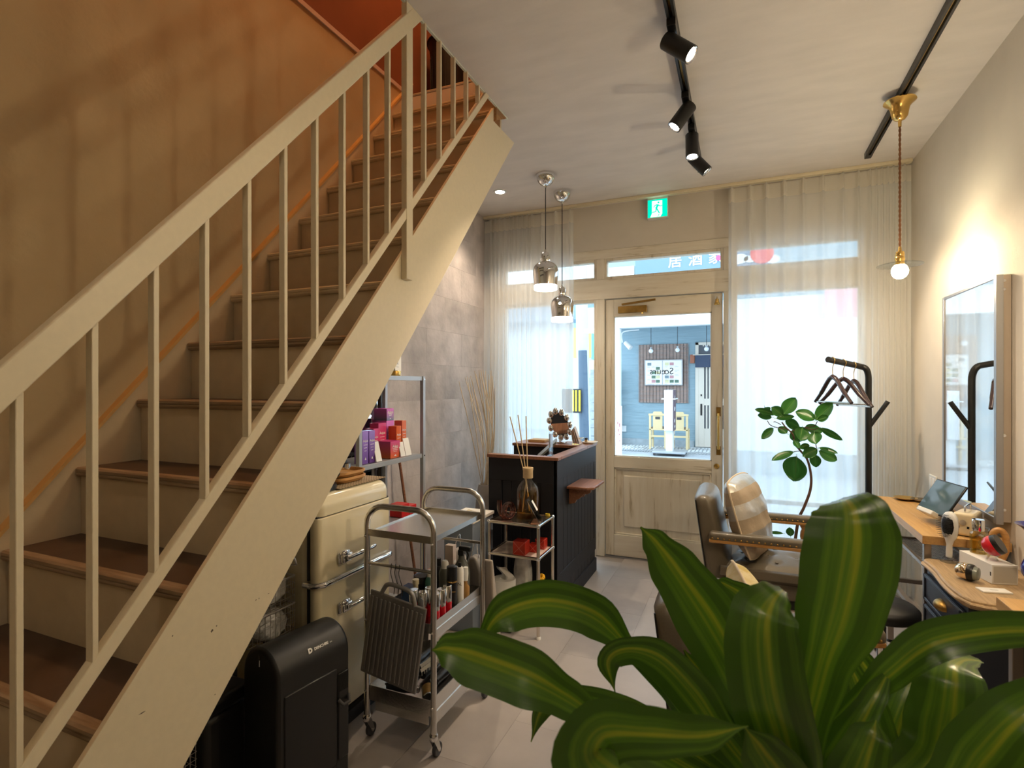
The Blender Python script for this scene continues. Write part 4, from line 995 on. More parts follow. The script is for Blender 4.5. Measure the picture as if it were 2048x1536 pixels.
# bag shelf on its bracket
bs = thing('bag_shelf', 'small walnut bag shelf on a scrolled bracket fixed to the counter side', 'shelf', (KX1 + .08, 3.3, .65))
MB().prism([(KX1 + .001, 3.14), (KX1 + .001, 3.46), (KX1 + .13, 3.46), (KX1 + .165, 3.43), (KX1 + .165, 3.17), (KX1 + .13, 3.14)], 'z', .722, .738).build('board', 'walnut', bs, bevel=.004)
for y in (3.19, 3.39):
    prof = [(KX1 + .001, .721), (KX1 + .14, .721), (KX1 + .138, .70), (KX1 + .115, .688), (KX1 + .10, .69), (KX1 + .085, .675), (KX1 + .065, .655), (KX1 + .05, .65), (KX1 + .04, .63), (KX1 + .001, .62)]
    MB().prism(prof, 'y', y, y + .022).build('bracket', 'walnut', bs, bevel=.002)
KT = KZ + .0205
# ---- on the counter
tb = thing('tablet', 'tablet on a folding desk stand behind the counter rim', 'tablet', (-1.16, 3.35, .715))
MB().box((-1.175, 3.34, .935), (.012, .24, .17), rotm(0, R(48), R(18))).build('screen', mat('grey_slab', (.20, .20, .19), .4), tb, bevel=.003)
MB().tube([(-1.24, 3.28, .885), (-1.16, 3.27, .76), (-1.10, 3.30, .74)], .004, 8).build('stand_leg', 'steeld', tb)
MB().tube([(-1.22, 3.42, .88), (-1.15, 3.42, .76), (-1.08, 3.42, .74)], .004, 8).build('stand_leg', 'steeld', tb)
MB().bx(-1.16, -1.05, 3.25, 3.45, .716, .742).build('stand_base', 'blackp', tb, bevel=.003)
ac = thing('acrylic_stand', 'upright clear acrylic sign holder on the counter corner', 'sign holder', (-1.035, 3.06, KT))
MB().bx(-1.044, -1.034, 3.00, 3.05, KT, KT + .14).build('plate', 'acrylic', ac, bevel=.001)
MB().bx(-1.052, -1.026, 2.995, 3.055, KT, KT + .006).build('foot', 'acrylic', ac)
MB().bx(-1.0418, -1.0362, 3.004, 3.046, KT + .05, KT + .13).build('insert', mat('lilac_print', (.58, .60, .72), .5), ac)
# chrome wavy-framed table mirror
cm = thing('table_mirror', 'small table mirror with a wavy chrome bead frame on the counter', 'mirror', (-1.21, 3.72, KT))
mc = Vector((-1.21, 3.72, KT + .135)); rr = Vector((.93, .10, .0)).normalized(); uu = Vector((-.05, -.42, .90)).normalized()
for k in range(11):
    a = 2 * math.pi * k / 11
    p = mc + rr * (.075 * math.cos(a)) + uu * (.11 * math.sin(a))
    MB().ball(p, .021, 10, 8, (1, 1, 1.25)).build('bead', 'chrome', cm, smooth=60)
mm = MB().lathe([(.001, 0), (1, 0), (1, .05), (.001, .05)], n=24)
mm.xf(frame_mx(mc, rr, uu) @ Matrix.Diagonal((.066, .10, .06, 1))); mm.build('glass', 'mirror', cm)
MB().tube([mc - uu * .10, mc - uu * .10 + Vector((-.03, .03, -.035))], .006, 8).build('foot', 'chrome', cm)
MB().box((-1.215, 3.735, KT + .004), (.09, .06, .008)).build('base', 'chrome', cm, bevel=.002)
# card rack with leaflets
cr = thing('card_rack', 'small wire card rack filled with leaflets on the counter', 'rack', (-1.06, 3.70, KT))
for y in (3.66, 3.72):
    MB().tube([(-1.10, y, KT + .003), (-1.10, y, KT + .045), (-1.03, y, KT + .045), (-1.03, y, KT + .003)], .0018, 6, closed=True).build('wire_side', 'brass', cr)
MB().tube([(-1.03, 3.66, KT + .045), (-1.03, 3.72, KT + .045)], .0018, 6).build('wire_rail', 'brass', cr)
MB().tube([(-1.10, 3.66, KT + .003), (-1.10, 3.72, KT + .003)], .0018, 6).build('wire_rail', 'brass', cr)
for k, (c, lb) in enumerate((((.80, .62, .52), 'pale pink leaflet leaning in the card rack, front'), ((.84, .72, .66), 'pale pink leaflet leaning in the card rack, behind the front one'), ((.62, .36, .25), 'brown-edged leaflet at the back of the card rack'), ((.80, .78, .72), 'white leaflet at the side of the card rack'))):
    m = MB().bx(-.0012, .0012, -.026, .026, 0, .13 - .012 * k).xf(Matrix.Translation((-1.045 - .016 * k, 3.69, KT + .003)) @ Matrix.Rotation(R(-20 + 3 * k), 4, 'Y'))
    tag(m.build('leaflet', mat('leaflet', c, .7)), lb, 'leaflet', 'leaflets in the card rack')
wt = MB(); pts = [(.10 * math.cos(a) * (abs(math.cos(a)) ** 4 + abs(math.sin(a)) ** 4) ** -.25, .07 * math.sin(a) * (abs(math.cos(a)) ** 4 + abs(math.sin(a)) ** 4) ** -.25) for a in [i * math.pi / 16 for i in range(32)]]
for f, z in ((.001, 0), (.85, 0), (1, .012), (.97, .013), (.83, .004), (.001, .004)): wt.v += [Vector((-1.005 - .0 + p[1] * f * .75, 3.79 + p[0] * f * .6, KT + z)) for p in pts]
for i in range(5): wt.f += [(i * 32 + j, i * 32 + (j + 1) % 32, (i + 1) * 32 + (j + 1) % 32, (i + 1) * 32 + j) for j in range(32)]
tag(wt.build('cash_tray', 'paper', smooth=40), 'flat white cash tray on the far corner of the counter', 'tray')
tag(MB().bx(-1.45, -1.32, 3.70, 3.82, KT, KT + .018).build('notebook', mat('tan_cover', (.55, .36, .16), .6), bevel=.003), 'flat tan notebook on the far left of the counter', 'notebook')
sm = thing('stamp', 'small brown-handled stamp with a black grip on the counter', 'stamp', (-1.02, 3.66, KT))
MB().bx(-1.03, -1.01, 3.735, 3.755, KT, KT + .03).build('block', 'beech', sm, bevel=.003)
MB().ball((-1.02, 3.745, KT + .036), .014, 10, 8, (1, 1, .6)).build('grip', 'blackp', sm, smooth=60)

# ---- tall reeds behind the counter
rd = thing('reed_bundle', 'tall bundle of pale dried reeds in a vase in the corner', 'dried plant', (-1.74, 3.6, 0))
MB().lathe([(.08, 0), (.09, .02), (.10, .3), (.075, .55), (.06, .62), (.05, .62), (.06, .54), (.001, .52)], (-1.74, 3.6, 0), 24).build('vase', mat('grey_ceramic', (.35, .33, .31), .5), rd, smooth=50)
rnd = random.Random(4)
tops = [(918, 763), (930, 755), (934, 752), (941, 752), (949, 742), (958, 740), (962, 740), (966, 740), (971, 742), (977, 748), (980, 741), (983, 741), (952, 748), (944, 760), (972, 770), (964, 752), (985, 752), (938, 756), (978, 760), (990, 775)]
for i, (u, v) in enumerate(tops):
    tp = at(u, v, y=3.5 + rnd.uniform(-.12, .2)); b0 = Vector((-1.74 + rnd.uniform(-.03, .03), 3.6 + rnd.uniform(-.03, .03), .56))
    mid = b0.lerp(tp, .5) + Vector((rnd.uniform(-.02, .02) + .03, rnd.uniform(-.02, .02), 0))
    MB().tube(bez([b0, mid, tp], 6), [.0032] * 12 + [.002], 6).build('reed', 'reed', rd, smooth=60)

# ================================================================ CHROME SIDE TABLE
sx0, sx1, sy0, sy1 = -1.285, -.995, 2.69, 2.925
stb = thing('side_table', 'two-tier chrome tube side table with glass shelves in front of the counter', 'side table', (-1.14, 2.8, 0))
M['tube'] = mat('satin_tube', (.72, .66, .58), .16, 1)
for x in (sx0, sx1):
    for y in (sy0, sy1):
        l = MB().cyl((x, y, .014), (x, y, .60), .0095, n=14).build('leg', 'tube', stb, smooth=40)
        MB().lathe([(.014, 0), (.014, .008), (.010, .014), (.001, .014)], (x, y, 0), 14).build('foot', 'paper', l, smooth=40)
        for z in (.60, .425): MB().ball((x, y, z), .0125, 12, 8).build('connector', 'chrome', l, smooth=60)
for z in (.60, .425):
    for x in (sx0, sx1): MB().cyl((x, sy0, z), (x, sy1, z), .009, n=12).build('rail', 'tube', stb, smooth=40)
    for y in (sy0, sy1): MB().cyl((sx0, y, z), (sx1, y, z), .009, n=12).build('rail', 'tube', stb, smooth=40)
MB().bx(sx0 + .008, sx1 - .008, sy0 + .008, sy1 - .008, .598, .604).build('glass_shelf', mat('smoked_glass', (.06, .05, .04), .05, trans=.3), stb)
MB().bx(sx0 + .008, sx1 - .008, sy0 + .008, sy1 - .008, .422, .428).build('marble_shelf', mat('pink_marble', (.74, .60, .52), .2, noise=(12, .35)), stb)
sz = .6045
# reed diffuser
df = thing('reed_diffuser', 'large clear reed diffuser bottle with wooden collar and three sticks', 'diffuser', (-1.115, 2.835, sz))
dx_, dy_ = -1.115, 2.845
MB().shell([(.001, sz + .001), (.062, sz + .001), (.066, sz + .006), (.066, sz + .15), (.060, sz + .175), (.044, sz + .20), (.026, sz + .215), (.024, sz + .225)], (dx_, dy_, 0), 32).build('bottle', 'acrylic', df, smooth=50)
MB().lathe([(.001, sz + .006), (.063, sz + .006), (.063, sz + .145), (.001, sz + .145)], (dx_, dy_, 0), 28).build('liquid', pane('amber_liquid', (.92, .70, .30), .02), df, smooth=40)
MB().shell([(.027, sz + .222), (.029, sz + .225), (.029, sz + .265), (.0305, sz + .267), (.0305, sz + .282), (.022, sz + .284), (.02, sz + .23)], (dx_, dy_, 0), 24).build('collar', 'beech', df, smooth=40)
for (u, v), b in (((1020, 833), (.03, -.02)), ((1036, 830), (.0, .02)), ((1052, 832), (-.03, -.01))):
    tp = at(u, v, y=2.84); MB().tube([(dx_ + b[0], dy_ + b[1], sz + .03), (dx_ + (tp.x - dx_) * .25, dy_ + (tp.y - dy_) * .25, sz + .27), tp], .0034, 8).build('stick', 'beech', df)
# pink glass ornament
M['pinkglass'] = pane('pink_glass', (.86, .50, .44), .10)
pg = thing('pink_glass_vase', 'looped pink glass vase on the chrome side table', 'vase', (-1.20, 2.76, sz))
MB().tube(bez([(-1.245, 2.74, sz + .105), (-1.245, 2.74, sz + .06), (-1.235, 2.745, sz + .028), (-1.222, 2.745, sz + .0165), (-1.21, 2.747, sz + .02)], 6), .0145, 14, caps=False).build('tube', 'pinkglass', pg, smooth=60)
rg = MB()
cc = Vector((-1.192, 2.745, sz + .0525)); e1 = Vector((.55, .84, 0)); e2 = Vector((0, 0, 1))
rg.tube([cc + e1 * .03 * math.cos(a) + e2 * .035 * math.sin(a) for a in [i * math.pi / 10 for i in range(20)]], .0165, 12, closed=True).build('loop', 'pinkglass', pg, smooth=60)
# acrylic price stand
ap = thing('acrylic_display', 'tilted clear acrylic display with a small card on the side table', 'display', (-1.04, 2.78, sz))
MB().box((-1.035, 2.74, sz + .070), (.004, .10, .15), rotm(0, R(-30), R(12))).build('panel', 'icepane', ap)
MB().box((-1.042, 2.76, sz + .09), (.001, .035, .06), rotm(0, R(-30), R(12))).build('card', 'paper', ap)
MB().box((-1.025, 2.742, sz + .005), (.05, .11, .008), rotm(0, 0, R(12))).build('base', 'walnut', ap, bevel=.001)
hb = thing('hair_tie_pile', 'little stack of yellow hair ties on the side table corner', 'hair tie', (-1.018, 2.895, sz))
for k in range(3): MB().tube([(-1.018 + .012 * math.cos(a), 2.905 + .008 * math.sin(a), sz + .003 + .005 * k) for a in [i * math.pi / 8 for i in range(16)]], .0024, 6, closed=True).build('tie', mat('yellow_band', (.72, .52, .04), .5), hb, smooth=60)
# red acrylic cubes
for x, y, e, lb in ((-1.115, 2.745, .072, 'large red acrylic cube on the lower shelf of the side table'), (-1.06, 2.80, .045, 'small orange-red acrylic cube behind the large one'), (-1.045, 2.875, .055, 'middle-sized red acrylic cube at the back of the lower shelf')):
    t = thing('acrylic_cube', lb, 'cube', (x, y, .4285), group='red acrylic cubes')
    MB().box((x, y, .4285 + e / 2), (e, e, e)).build('cube', mat('red_acrylic', (.50, .03, .015), .12, coat=.5), t, bevel=.0015)
    for s in (1, -1): MB().bar((x - e * .5, y - e / 2 - .0004, .4285 + e * (.5 - .5 * s)), (x + e * .5, y - e / 2 - .0004, .4285 + e * (.5 + .5 * s)), .0012, .0006, (0, 1, 0)).build('fold_line', mat('pale_red', (.75, .22, .15), .3), t)
# below the table
tr_ = thing('tissue_roll', 'white roll of tissue with a sheet pulled up, under the side table', 'tissue', (-1.20, 2.70, 0))
tx_, ty_ = -1.225, 2.76
MB().lathe([(.062, .15), (.065, .155), (.065, .265), (.062, .27), (.025, .27), (.022, .262), (.001, .262)], (tx_, ty_, 0), 28).build('roll', 'paper', tr_, smooth=40)
MB().grid(lambda a, b: (tx_ - .035 + .07 * a + .02 * math.sin(5 * b), ty_ + .015 * math.sin(7 * a + 2 * b), .26 + .075 * b - .02 * b * abs(a - .4)), 8, 6).build('sheet', 'paper', tr_, solid=.001, smooth=50)
MB().bx(tx_ - .07, tx_ + .07, ty_ - .07, ty_ + .07, 0, .15).build('stand', 'blackc', tr_, bevel=.005)
tag(crumple('plastic_roll', (-1.155, 2.87, .255), (.085, .085, .30), 77, 'bag', amp=.10), 'crumpled clear plastic wrap standing under the side table', 'plastic wrap')
yf = thing('yellow_flower', 'small yellow flower in a dark pot under the side table', 'flower', (-1.05, 2.86, 0))
MB().lathe([(.03, 0), (.04, .10), (.036, .10), (.001, .09)], (-1.045, 2.86, 0), 16).build('pot', 'blackp', yf, smooth=40)
MB().tube([(-1.045, 2.86, .09), (-1.04, 2.855, .20), (-1.035, 2.85, .265)], .003, 6).build('stem', mat('stem_green', (.08, .2, .03), .6), yf)
for k in range(8):
    a = k * math.pi / 4; MB().ball((-1.035 + .012 * math.cos(a), 2.848 + .008 * math.sin(a), .272 + .010 * math.sin(a)), .011, 8, 6, (1, .7, 1)).build('petal', mat('yellow_petal', (.85, .45, .01), .5), yf, smooth=60)
for k in range(5): MB().ball((-1.05 + .012 * k, 2.855, .215 + .01 * (k % 2)), .012, 8, 6, (1, .4, 1.3)).build('leaf', mat('leaf_green', (.06, .16, .03), .5), yf, smooth=60)
# low cabinet and a small cream tool behind the trolley
lc = thing('low_cabinet', 'low grey-blue cabinet with a white top between trolley and side table', 'cabinet', (-1.42, 2.73, 0))
MB().bx(-1.52, -1.34, 2.60, 2.86, 0, .60).build('body', mat('slate_blue', (.20, .24, .30), .5), lc, bevel=.003)
MB().bx(-1.525, -1.335, 2.595, 2.865, .60, .618).build('top', 'paper', lc, bevel=.002)
wk = thing('massage_tool', 'cream mallet-shaped tool lying on the low cabinet behind the trolley', 'tool', (-1.37, 2.66, .618))
MB().cyl((-1.40, 2.66, .640), (-1.355, 2.64, .640), .021, n=18).build('head', 'fridge', wk, smooth=40)
MB().cyl((-1.40, 2.66, .640), (-1.47, 2.69, .632), .011, n=12).build('grip', 'fridge', wk, smooth=40)

# ================================================================ RIGHT SIDE
# ---- styling counters
M['legmetal'] = mat('taupe_metal', (.30, .25, .21), .35, .6)
def styling_table(label, y0, y1, legs):
    t = thing('styling_table', label, 'table', (.85, (y0 + y1) / 2, 0), group='oak styling counters')
    n = 4; wd = .295 / n
    for k in range(n): MB().bx(.702 + k * wd, .702 + (k + 1) * wd - .0004, y0, y1, .685, .72).build('top_board', 'oak', t, bevel=.0012, seg=1)
    for x in (.725, .975):
        for y in legs:
            l = MB().bx(x - .013, x + .013, y - .013, y + .013, .012, .685).build('leg', 'legmetal', t, bevel=.002)
            MB().lathe([(.018, 0), (.018, .005), (.008, .008), (.006, .012), (.001, .012)], (x, y, 0), 12).build('foot', 'blackp', l)
    for x in (.725, .975): MB().bx(x - .010, x + .010, legs[0] + .013, legs[1] - .013, .32, .34).build('side_rail', 'legmetal', t)
    for y in legs: MB().bx(.738, .962, y - .009, y + .009, .32, .34).build('cross_rail', 'legmetal', t)
    sh = MB()
    for b in ((.738, .75, legs[0] + .013, legs[1] - .013), (.95, .962, legs[0] + .013, legs[1] - .013), (.75, .95, legs[0] + .013, legs[0] + .025), (.75, .95, legs[1] - .025, legs[1] - .013)): sh.bx(*b, .55, .565)
    sh = sh.build('mesh_shelf', 'legmetal', t)
    ms = MB(); L0, L1 = legs[0] + .02, legs[1] - .02
    k = 0
    while k * .02 < (L1 - L0) + .2:
        for sgn in (1, -1):
            a = (L0 - .2 + k * .02) if sgn > 0 else (L0 + k * .02); p0 = Vector((.75, a, .557)); p1 = Vector((.95, a + .2 * sgn, .557)); d_ = p1 - p0
            t0, t1 = 0, 1
            for lim, s_ in ((L0, 1), (L1, -1)):
                if sgn * s_ > 0: t0 = max(t0, (lim - a) / (.2 * sgn)) 
                else: t1 = min(t1, (lim - a) / (.2 * sgn))
            if t1 - t0 > .03: ms.bar(p0 + d_ * t0, p0 + d_ * t1, .003, .0016)
        k += 1
    o = ms.build('wire_mesh', 'greymetal', sh); o['kind'] = 'stuff'
styling_table('oak-topped styling counter on thin metal legs below the tall mirror', 2.762, 3.65, (2.79, 3.40))
styling_table('nearer oak-topped styling counter at the right edge, beyond the navy chest', 1.15, 2.05, (1.2, 1.985))
# ---- tall mirror
mr = thing('wall_mirror', 'tall metal-framed mirror mounted above the oak styling counter', 'mirror', (.975, 3.08, .80))
MB().bx(.958, .998, 2.772, 3.395, .80, 1.80).build('back_box', mat('beige_metal', (.52, .44, .36), .35, .4), mr, bevel=.001)
MB().bx(.9525, .958, 2.79, 3.38, .815, 1.787).build('glass', 'mirror', mr)
for b in ((2.767, 2.79, .79, 1.80), (3.38, 3.40, .79, 1.80), (2.79, 3.38, .79, .815), (2.79, 3.38, 1.787, 1.80)):
    MB().bx(.948, .972, *b).build('frame', 'steeld', mr, bevel=.001)
for z in (1.775, 1.74, 1.15, .85): MB().lathe([(.007, 0), (.006, .003), (.001, .0035)], (0, 0, 0), 12).xf(Matrix.Translation((.975, 2.772, z)) @ Matrix.Rotation(R(90), 4, 'X')).build('screw', 'chrome', mr, smooth=40)
# ---- on the oak counter
tt = .7205
def dish(label, x, y, r, mt, n=28, name='dish'):
    tag(MB().shell([(.001, tt), (r * .6, tt), (r, tt + .012), (r * 1.02, tt + .014), (r * .97, tt + .014), (r * .6, tt + .004), (.001, tt + .004)], (x, y, 0), n).build(name, mt, smooth=40), label, 'dish')
q1 = at(1811, 997, z=.728); q2 = at(1853, 1000, z=.728)
dish('round polished brass dish at the far end of the oak counter', q1.x, q1.y, .055, 'brass')
dish('faceted pewter dish beside the brass dish on the oak counter', min(q2.x, .90), q2.y - .02, .05, mat('pewter', (.30, .25, .18), .3, .9), 8)
tp_ = thing('tablet', 'slate tablet leaning on a stand in front of the mirror', 'tablet', (.83, 3.05, tt))
a0, a1, a2, a3 = at(1862, 1013, x=.80), at(1883, 1029, x=.80), at(1936, 978, x=.84), at(1896, 955, x=.84)
ctr = Vector((.842, 3.03, .838)); 
rw, ru = Vector((.22, -.97, 0)).normalized(), Vector((.52, .12, .85)).normalized(); ru = (ru - rw * ru.dot(rw)).normalized()
m = MB().bx(-.11, .11, -.082, .082, -.004, .004).xf(frame_mx(ctr + Vector((0, 0, 0)), rw, ru)); m.build('slab', 'blackp', tp_, bevel=.003)
m = MB().bx(-.104, .104, -.076, .076, .0045, .005) if (rw.cross(ru)).x < 0 else MB().bx(-.104, .104, -.076, .076, -.005, -.0045)
m.xf(frame_mx(ctr, rw, ru)); m.build('screen', mat('dark_screen', (.09, .14, .18), .06), tp_)
m = MB().bx(-.06, .06, -.096, -.075, -.03, .03).xf(frame_mx(ctr, rw, ru)); m.build('stand_lip', 'paper', tp_, bevel=.004)
MB().bar(ctr + ru * .02, Vector((.915, 3.07, tt + .004)), .04, .006, (1, 0, 0)).build('stand_prop', 'steeld', tp_)
rdq = thing('radio', 'small cream retro radio with a chrome dial on the oak counter', 'radio', (.885, 2.86, tt), rotz=R(-30))
rbx = rbox(-.038, .038, -.065, .065, .003, .098, .018, .014, .012, 5).build('body', mat('cream_plastic', (.80, .68, .46), .35), rdq, smooth=40)
for y in (-.045, .045): MB().box((0, y, .0018), (.04, .012, .0035)).build('foot', 'rubber', rdq)
MB().lathe([(.020, 0), (.020, .006), (.015, .009), (.001, .009)], (0, 0, 0), 20).xf(Matrix.Translation((-.038, -.034, .045)) @ Matrix.Rotation(R(-90), 4, 'Y')).build('dial', 'chrome', rbx, smooth=40)
for k in range(6): MB().bx(-.0392, -.0375, .004, .046, .028 + k * .009, .031 + k * .009).build('grille_slot', 'black', rbx)
MB().bx(-.0392, -.0375, -.052, -.02, .076, .084).build('tuning_scale', 'brassd', rbx)
MB().tube(bez([(0, -.04, .097), (0, -.04, .118), (0, -.028, .124), (0, .028, .124), (0, .04, .118), (0, .04, .097)], 4), .0035, 8).build('handle', 'chrome', rdq, smooth=50)
MB().lathe([(.011, 0), (.011, .008), (.001, .009)], (0, 0, 0), 14).xf(Matrix.Translation((.0, -.065, .06)) @ Matrix.Rotation(R(90), 4, 'X')).build('volume_knob', 'chrome', rbx, smooth=40)
for x in (-.02, .012): MB().bx(x, x + .008, -.0662, -.0645, .035, .045).build('port', 'black', rbx)

# ---- navy chest with a moulded wood top
ch = thing('chest', 'navy chest of drawers with a moulded ash-wood top and brass cup pulls', 'cabinet', (.85, 2.52, 0))
cy0, cy1, cxf, ctz = 2.265, 2.748, .70, .63
MB().bx(cxf + .012, .995, cy0 + .03, cy1 - .012, .03, ctz - .032).build('carcass', 'navy', ch, bevel=.002)
MB().bx(cxf + .03, .99, cy0 + .05, cy1 - .03, 0, .03).build('plinth', 'black', ch)
def outline(g):
    pts = [(.999, cy0 - g + .0), (cxf + .05, cy0 - g), (cxf + .015 - g * .5, cy0 + .012 - g * .6), (cxf - g * .2, cy0 + .04)]
    for i in range(9):
        y = cy0 + .06 + (cy1 - .03 - cy0 - .06) * i / 8; pts.append((cxf - g - .006 * math.sin(i / 8 * math.pi * 2), y))
    pts += [(cxf - g + .006, cy1 - .012), (cxf + .02 - g, cy1 + .0), (.999, cy1)]
    return pts
lay = [(ctz - .032, .002), (ctz - .024, .012), (ctz - .016, .015), (ctz - .012, .012), (ctz - .010, .006), (ctz - .004, .005), (ctz, .0)]
tm = MB(); O = [outline(g) for z, g in lay]; k = len(O[0])
for (z, g), o in zip(lay, O): tm.v += [Vector((p[0], p[1], z)) for p in o]
for i in range(len(lay) - 1): tm.f += [(i * k + j, i * k + (j + 1) % k, (i + 1) * k + (j + 1) % k, (i + 1) * k + j) for j in range(k)]
tm.f += [tuple(range(k - 1, -1, -1)), tuple(range((len(lay) - 1) * k, len(lay) * k))]
tm.build('top', 'ash', ch, smooth=25)
for z0, z1 in ((.47, .575), (.34, .45), (.20, .32), (.06, .18)):
    dr = MB().bx(cxf - .002, cxf + .012, cy0 + .045, cy1 - .03, z0, z1).build('drawer', 'navy', ch, bevel=.003)
    for b in ((cy0 + .045, cy1 - .03, z0, z0 + .012), (cy0 + .045, cy1 - .03, z1 - .012, z1), (cy0 + .045, cy0 + .06, z0, z1), (cy1 - .045, cy1 - .03, z0, z1)):
        MB().bx(cxf - .007, cxf - .002, *b).build('drawer_moulding', 'navy', dr, bevel=.002)
    yc, zc = (cy0 + cy1) / 2 - .01, (z0 + z1) / 2
    cp = MB().ball((cxf - .003, yc, zc), 1, 16, 10, (.028, .045, .024)); cp.v = [Vector((min(p.x, cxf - .003), p.y, p.z if p.z > zc - .012 else zc - .012)) for p in cp.v]
    cp.build('cup_pull', 'brassd', dr, smooth=40)
cz = ctz + .0005
# hair brush on a crystal foot
hbq = at(1898, 1124, z=ctz)
hb_ = thing('hair_brush', 'white-handled bristle hair brush standing in a crystal foot', 'hair brush', (hbq.x, hbq.y, cz))
bx_, by_ = hbq.x, hbq.y
MB().lathe([(.030, cz), (.031, cz + .006), (.022, cz + .016), (.016, cz + .024), (.012, cz + .024), (.001, cz + .02)], (bx_, by_, 0), 14).build('crystal_foot', 'acrylic', hb_)
ax = Vector((.03, .02, 1)).normalized(); bp0 = Vector((bx_, by_, cz + .02)); fwd = Vector((-.92, -.38, 0)).normalized(); sdv = ax.cross(fwd).normalized()
FM = Matrix(((sdv.x, fwd.x, ax.x, bp0.x), (sdv.y, fwd.y, ax.y, bp0.y), (sdv.z, fwd.z, ax.z, bp0.z), (0, 0, 0, 1)))
hm = MB(); prof = [(0, .013), (.02, .014), (.05, .012), (.07, .020), (.085, .033), (.11, .040), (.14, .041), (.165, .035), (.18, .021), (.186, .002)]
for z, wd in prof:
    for j in range(12): a = 2 * math.pi * j / 12; hm.v.append(Vector((wd * math.cos(a), (.006 + wd * .25) * math.sin(a), z)))
for i in range(len(prof) - 1): hm.f += [(i * 12 + j, i * 12 + (j + 1) % 12, (i + 1) * 12 + (j + 1) % 12, (i + 1) * 12 + j) for j in range(12)]
hm.f.append(tuple(range(11, -1, -1))); hm.xf(FM).build('handle', 'white', hb_, smooth=60)
cu = MB().ball((0, .008, .128), 1, 16, 10, (.033, .009, .050)).xf(FM).build('cushion', 'blackp', hb_, smooth=60)
bz = MB(); rnd = random.Random(3)
for i in range(7):
    for j in range(13):
        x = (i - 3) * .009; z = .128 + (j - 6) * .0072
        if (x / .032) ** 2 + ((z - .128) / .047) ** 2 < 1: bz.tube([(x, .013, z), (x * 1.1, .034, z)], .0008, 4)
o = bz.xf(FM).build('bristles', 'blackp', cu); o['kind'] = 'stuff'
# metallic compact brush
gq = at(1934, 1160, z=ctz); g_ = Vector((gq.x, gq.y, cz + .031))
cb = thing('compact_brush', 'egg-shaped gold and black compact brush lying on the chest', 'hair brush', (gq.x, gq.y, cz))
gm = rotm(0, R(90), R(-35))
MB().lathe([(.001, -.036), (.014, -.034), (.024, -.026), (.030, -.012), (.031, 0), (.030, .004)], g_, 24, gm).build('metal_dome', mat('champagne', (.85, .66, .45), .1, 1), cb, smooth=50)
MB().lathe([(.030, .004), (.031, .006), (.030, .018), (.028, .022), (.001, .022)], g_, 24, gm).build('black_ring', 'blackp', cb, smooth=40)
MB().lathe([(.026, .0225), (.022, .034), (.010, .037), (.001, .037)], g_, 24, gm).build('clear_cover', mat('grey_cover', (.22, .25, .22), .15), cb, smooth=50)
# white carton and the red compact on top
wb_ = thing('white_carton', 'long white carton lying on the chest under the red compact brush', 'box', (.80, 2.43, cz), rotz=R(14))
wq = at(1985, 1165, z=ctz); wb_.location = (wq.x + .01, wq.y + .075, cz)
MB().bx(-.042, .042, -.09, .09, 0, .07).build('carton', 'paper', wb_, bevel=.0012)
MB().bx(-.037, .037, -.0906, -.0896, .006, .064).build('window_flap', mat('frosted', (.62, .58, .50), .4), wb_)
MB().bx(-.0426, -.0415, -.085, -.08, .028, .042).build('tab', 'black', wb_)
WB = Vector(wb_.location)
rc = thing('compact_brush', 'glossy red compact brush on a clear rest on the white carton', 'hair brush', (WB.x, WB.y - .03, cz + .0705))
rm = rotm(0, R(58), R(-30)); rcv = Vector((WB.x + .004, WB.y - .035, cz + .124))
MB().lathe([(.001, -.032), (.018, -.029), (.030, -.020), (.037, -.006), (.038, .006), (.036, .010)], rcv, 24, rm).build('red_dome', mat('ruby_shell', (.62, .005, .02), .08, coat=.8), rc, smooth=50)
MB().lathe([(.036, .010), (.037, .012), (.035, .026), (.001, .026)], rcv, 24, rm).build('black_ring', 'blackp', rc, smooth=40)
MB().bar((WB.x - .02, WB.y - .05, cz + .0712), (WB.x - .005, WB.y - .04, cz + .10), .02, .003, (1, 0, 0)).build('clear_rest', 'acrylic', rc)
MB().bar((WB.x + .02, WB.y - .03, cz + .0712), (WB.x + .005, WB.y - .035, cz + .10), .02, .003, (1, 0, 0)).build('clear_rest', 'acrylic', rc)
pf = thing('perfume_bottle', 'clear ribbed bottle of golden hair oil with a chrome cap', 'bottle', (WB.x, WB.y + .06, cz + .0705))
px_, py_, pz_ = WB.x - .008, WB.y + .060, cz + .0705
MB().lathe([(.026, pz_), (.027, pz_ + .004), (.027, pz_ + .075), (.022, pz_ + .083), (.014, pz_ + .086), (.001, pz_ + .086)], (px_ , py_, 0), 12).build('bottle', pane('golden_oil', (.97, .92, .68), .10), pf)
MB().lathe([(.001, pz_ + .003), (.023, pz_ + .003), (.023, pz_ + .068), (.001, pz_ + .068)], (px_, py_, 0), 12).build('oil', pane('oil', (.97, .86, .45), .02), pf)
MB().lathe([(.019, pz_ + .0865), (.020, pz_ + .09), (.020, pz_ + .128), (.019, pz_ + .13), (.001, pz_ + .13)], (px_, py_, 0), 24).build('cap', 'chrome', pf, smooth=40)
lfq = at(1988, 1183, z=ctz)
lf = thing('booklet', 'flat white booklet lying at the front of the chest', 'booklet', (lfq.x, lfq.y, cz), rotz=R(12))
MB().bx(-.045, .045, -.022, .022, 0, .005).build('pages', 'paper', lf, bevel=.0006, seg=1)
MB().bx(-.012, .012, -.004, .004, .005, .0054).build('emblem', mat('light_grey', (.55, .54, .52), .6), lf)
wd_ = thing('wooden_ornament', 'curved honey-wood ornament with clear beads behind the perfume bottle', 'ornament', (.93, 2.72, cz))
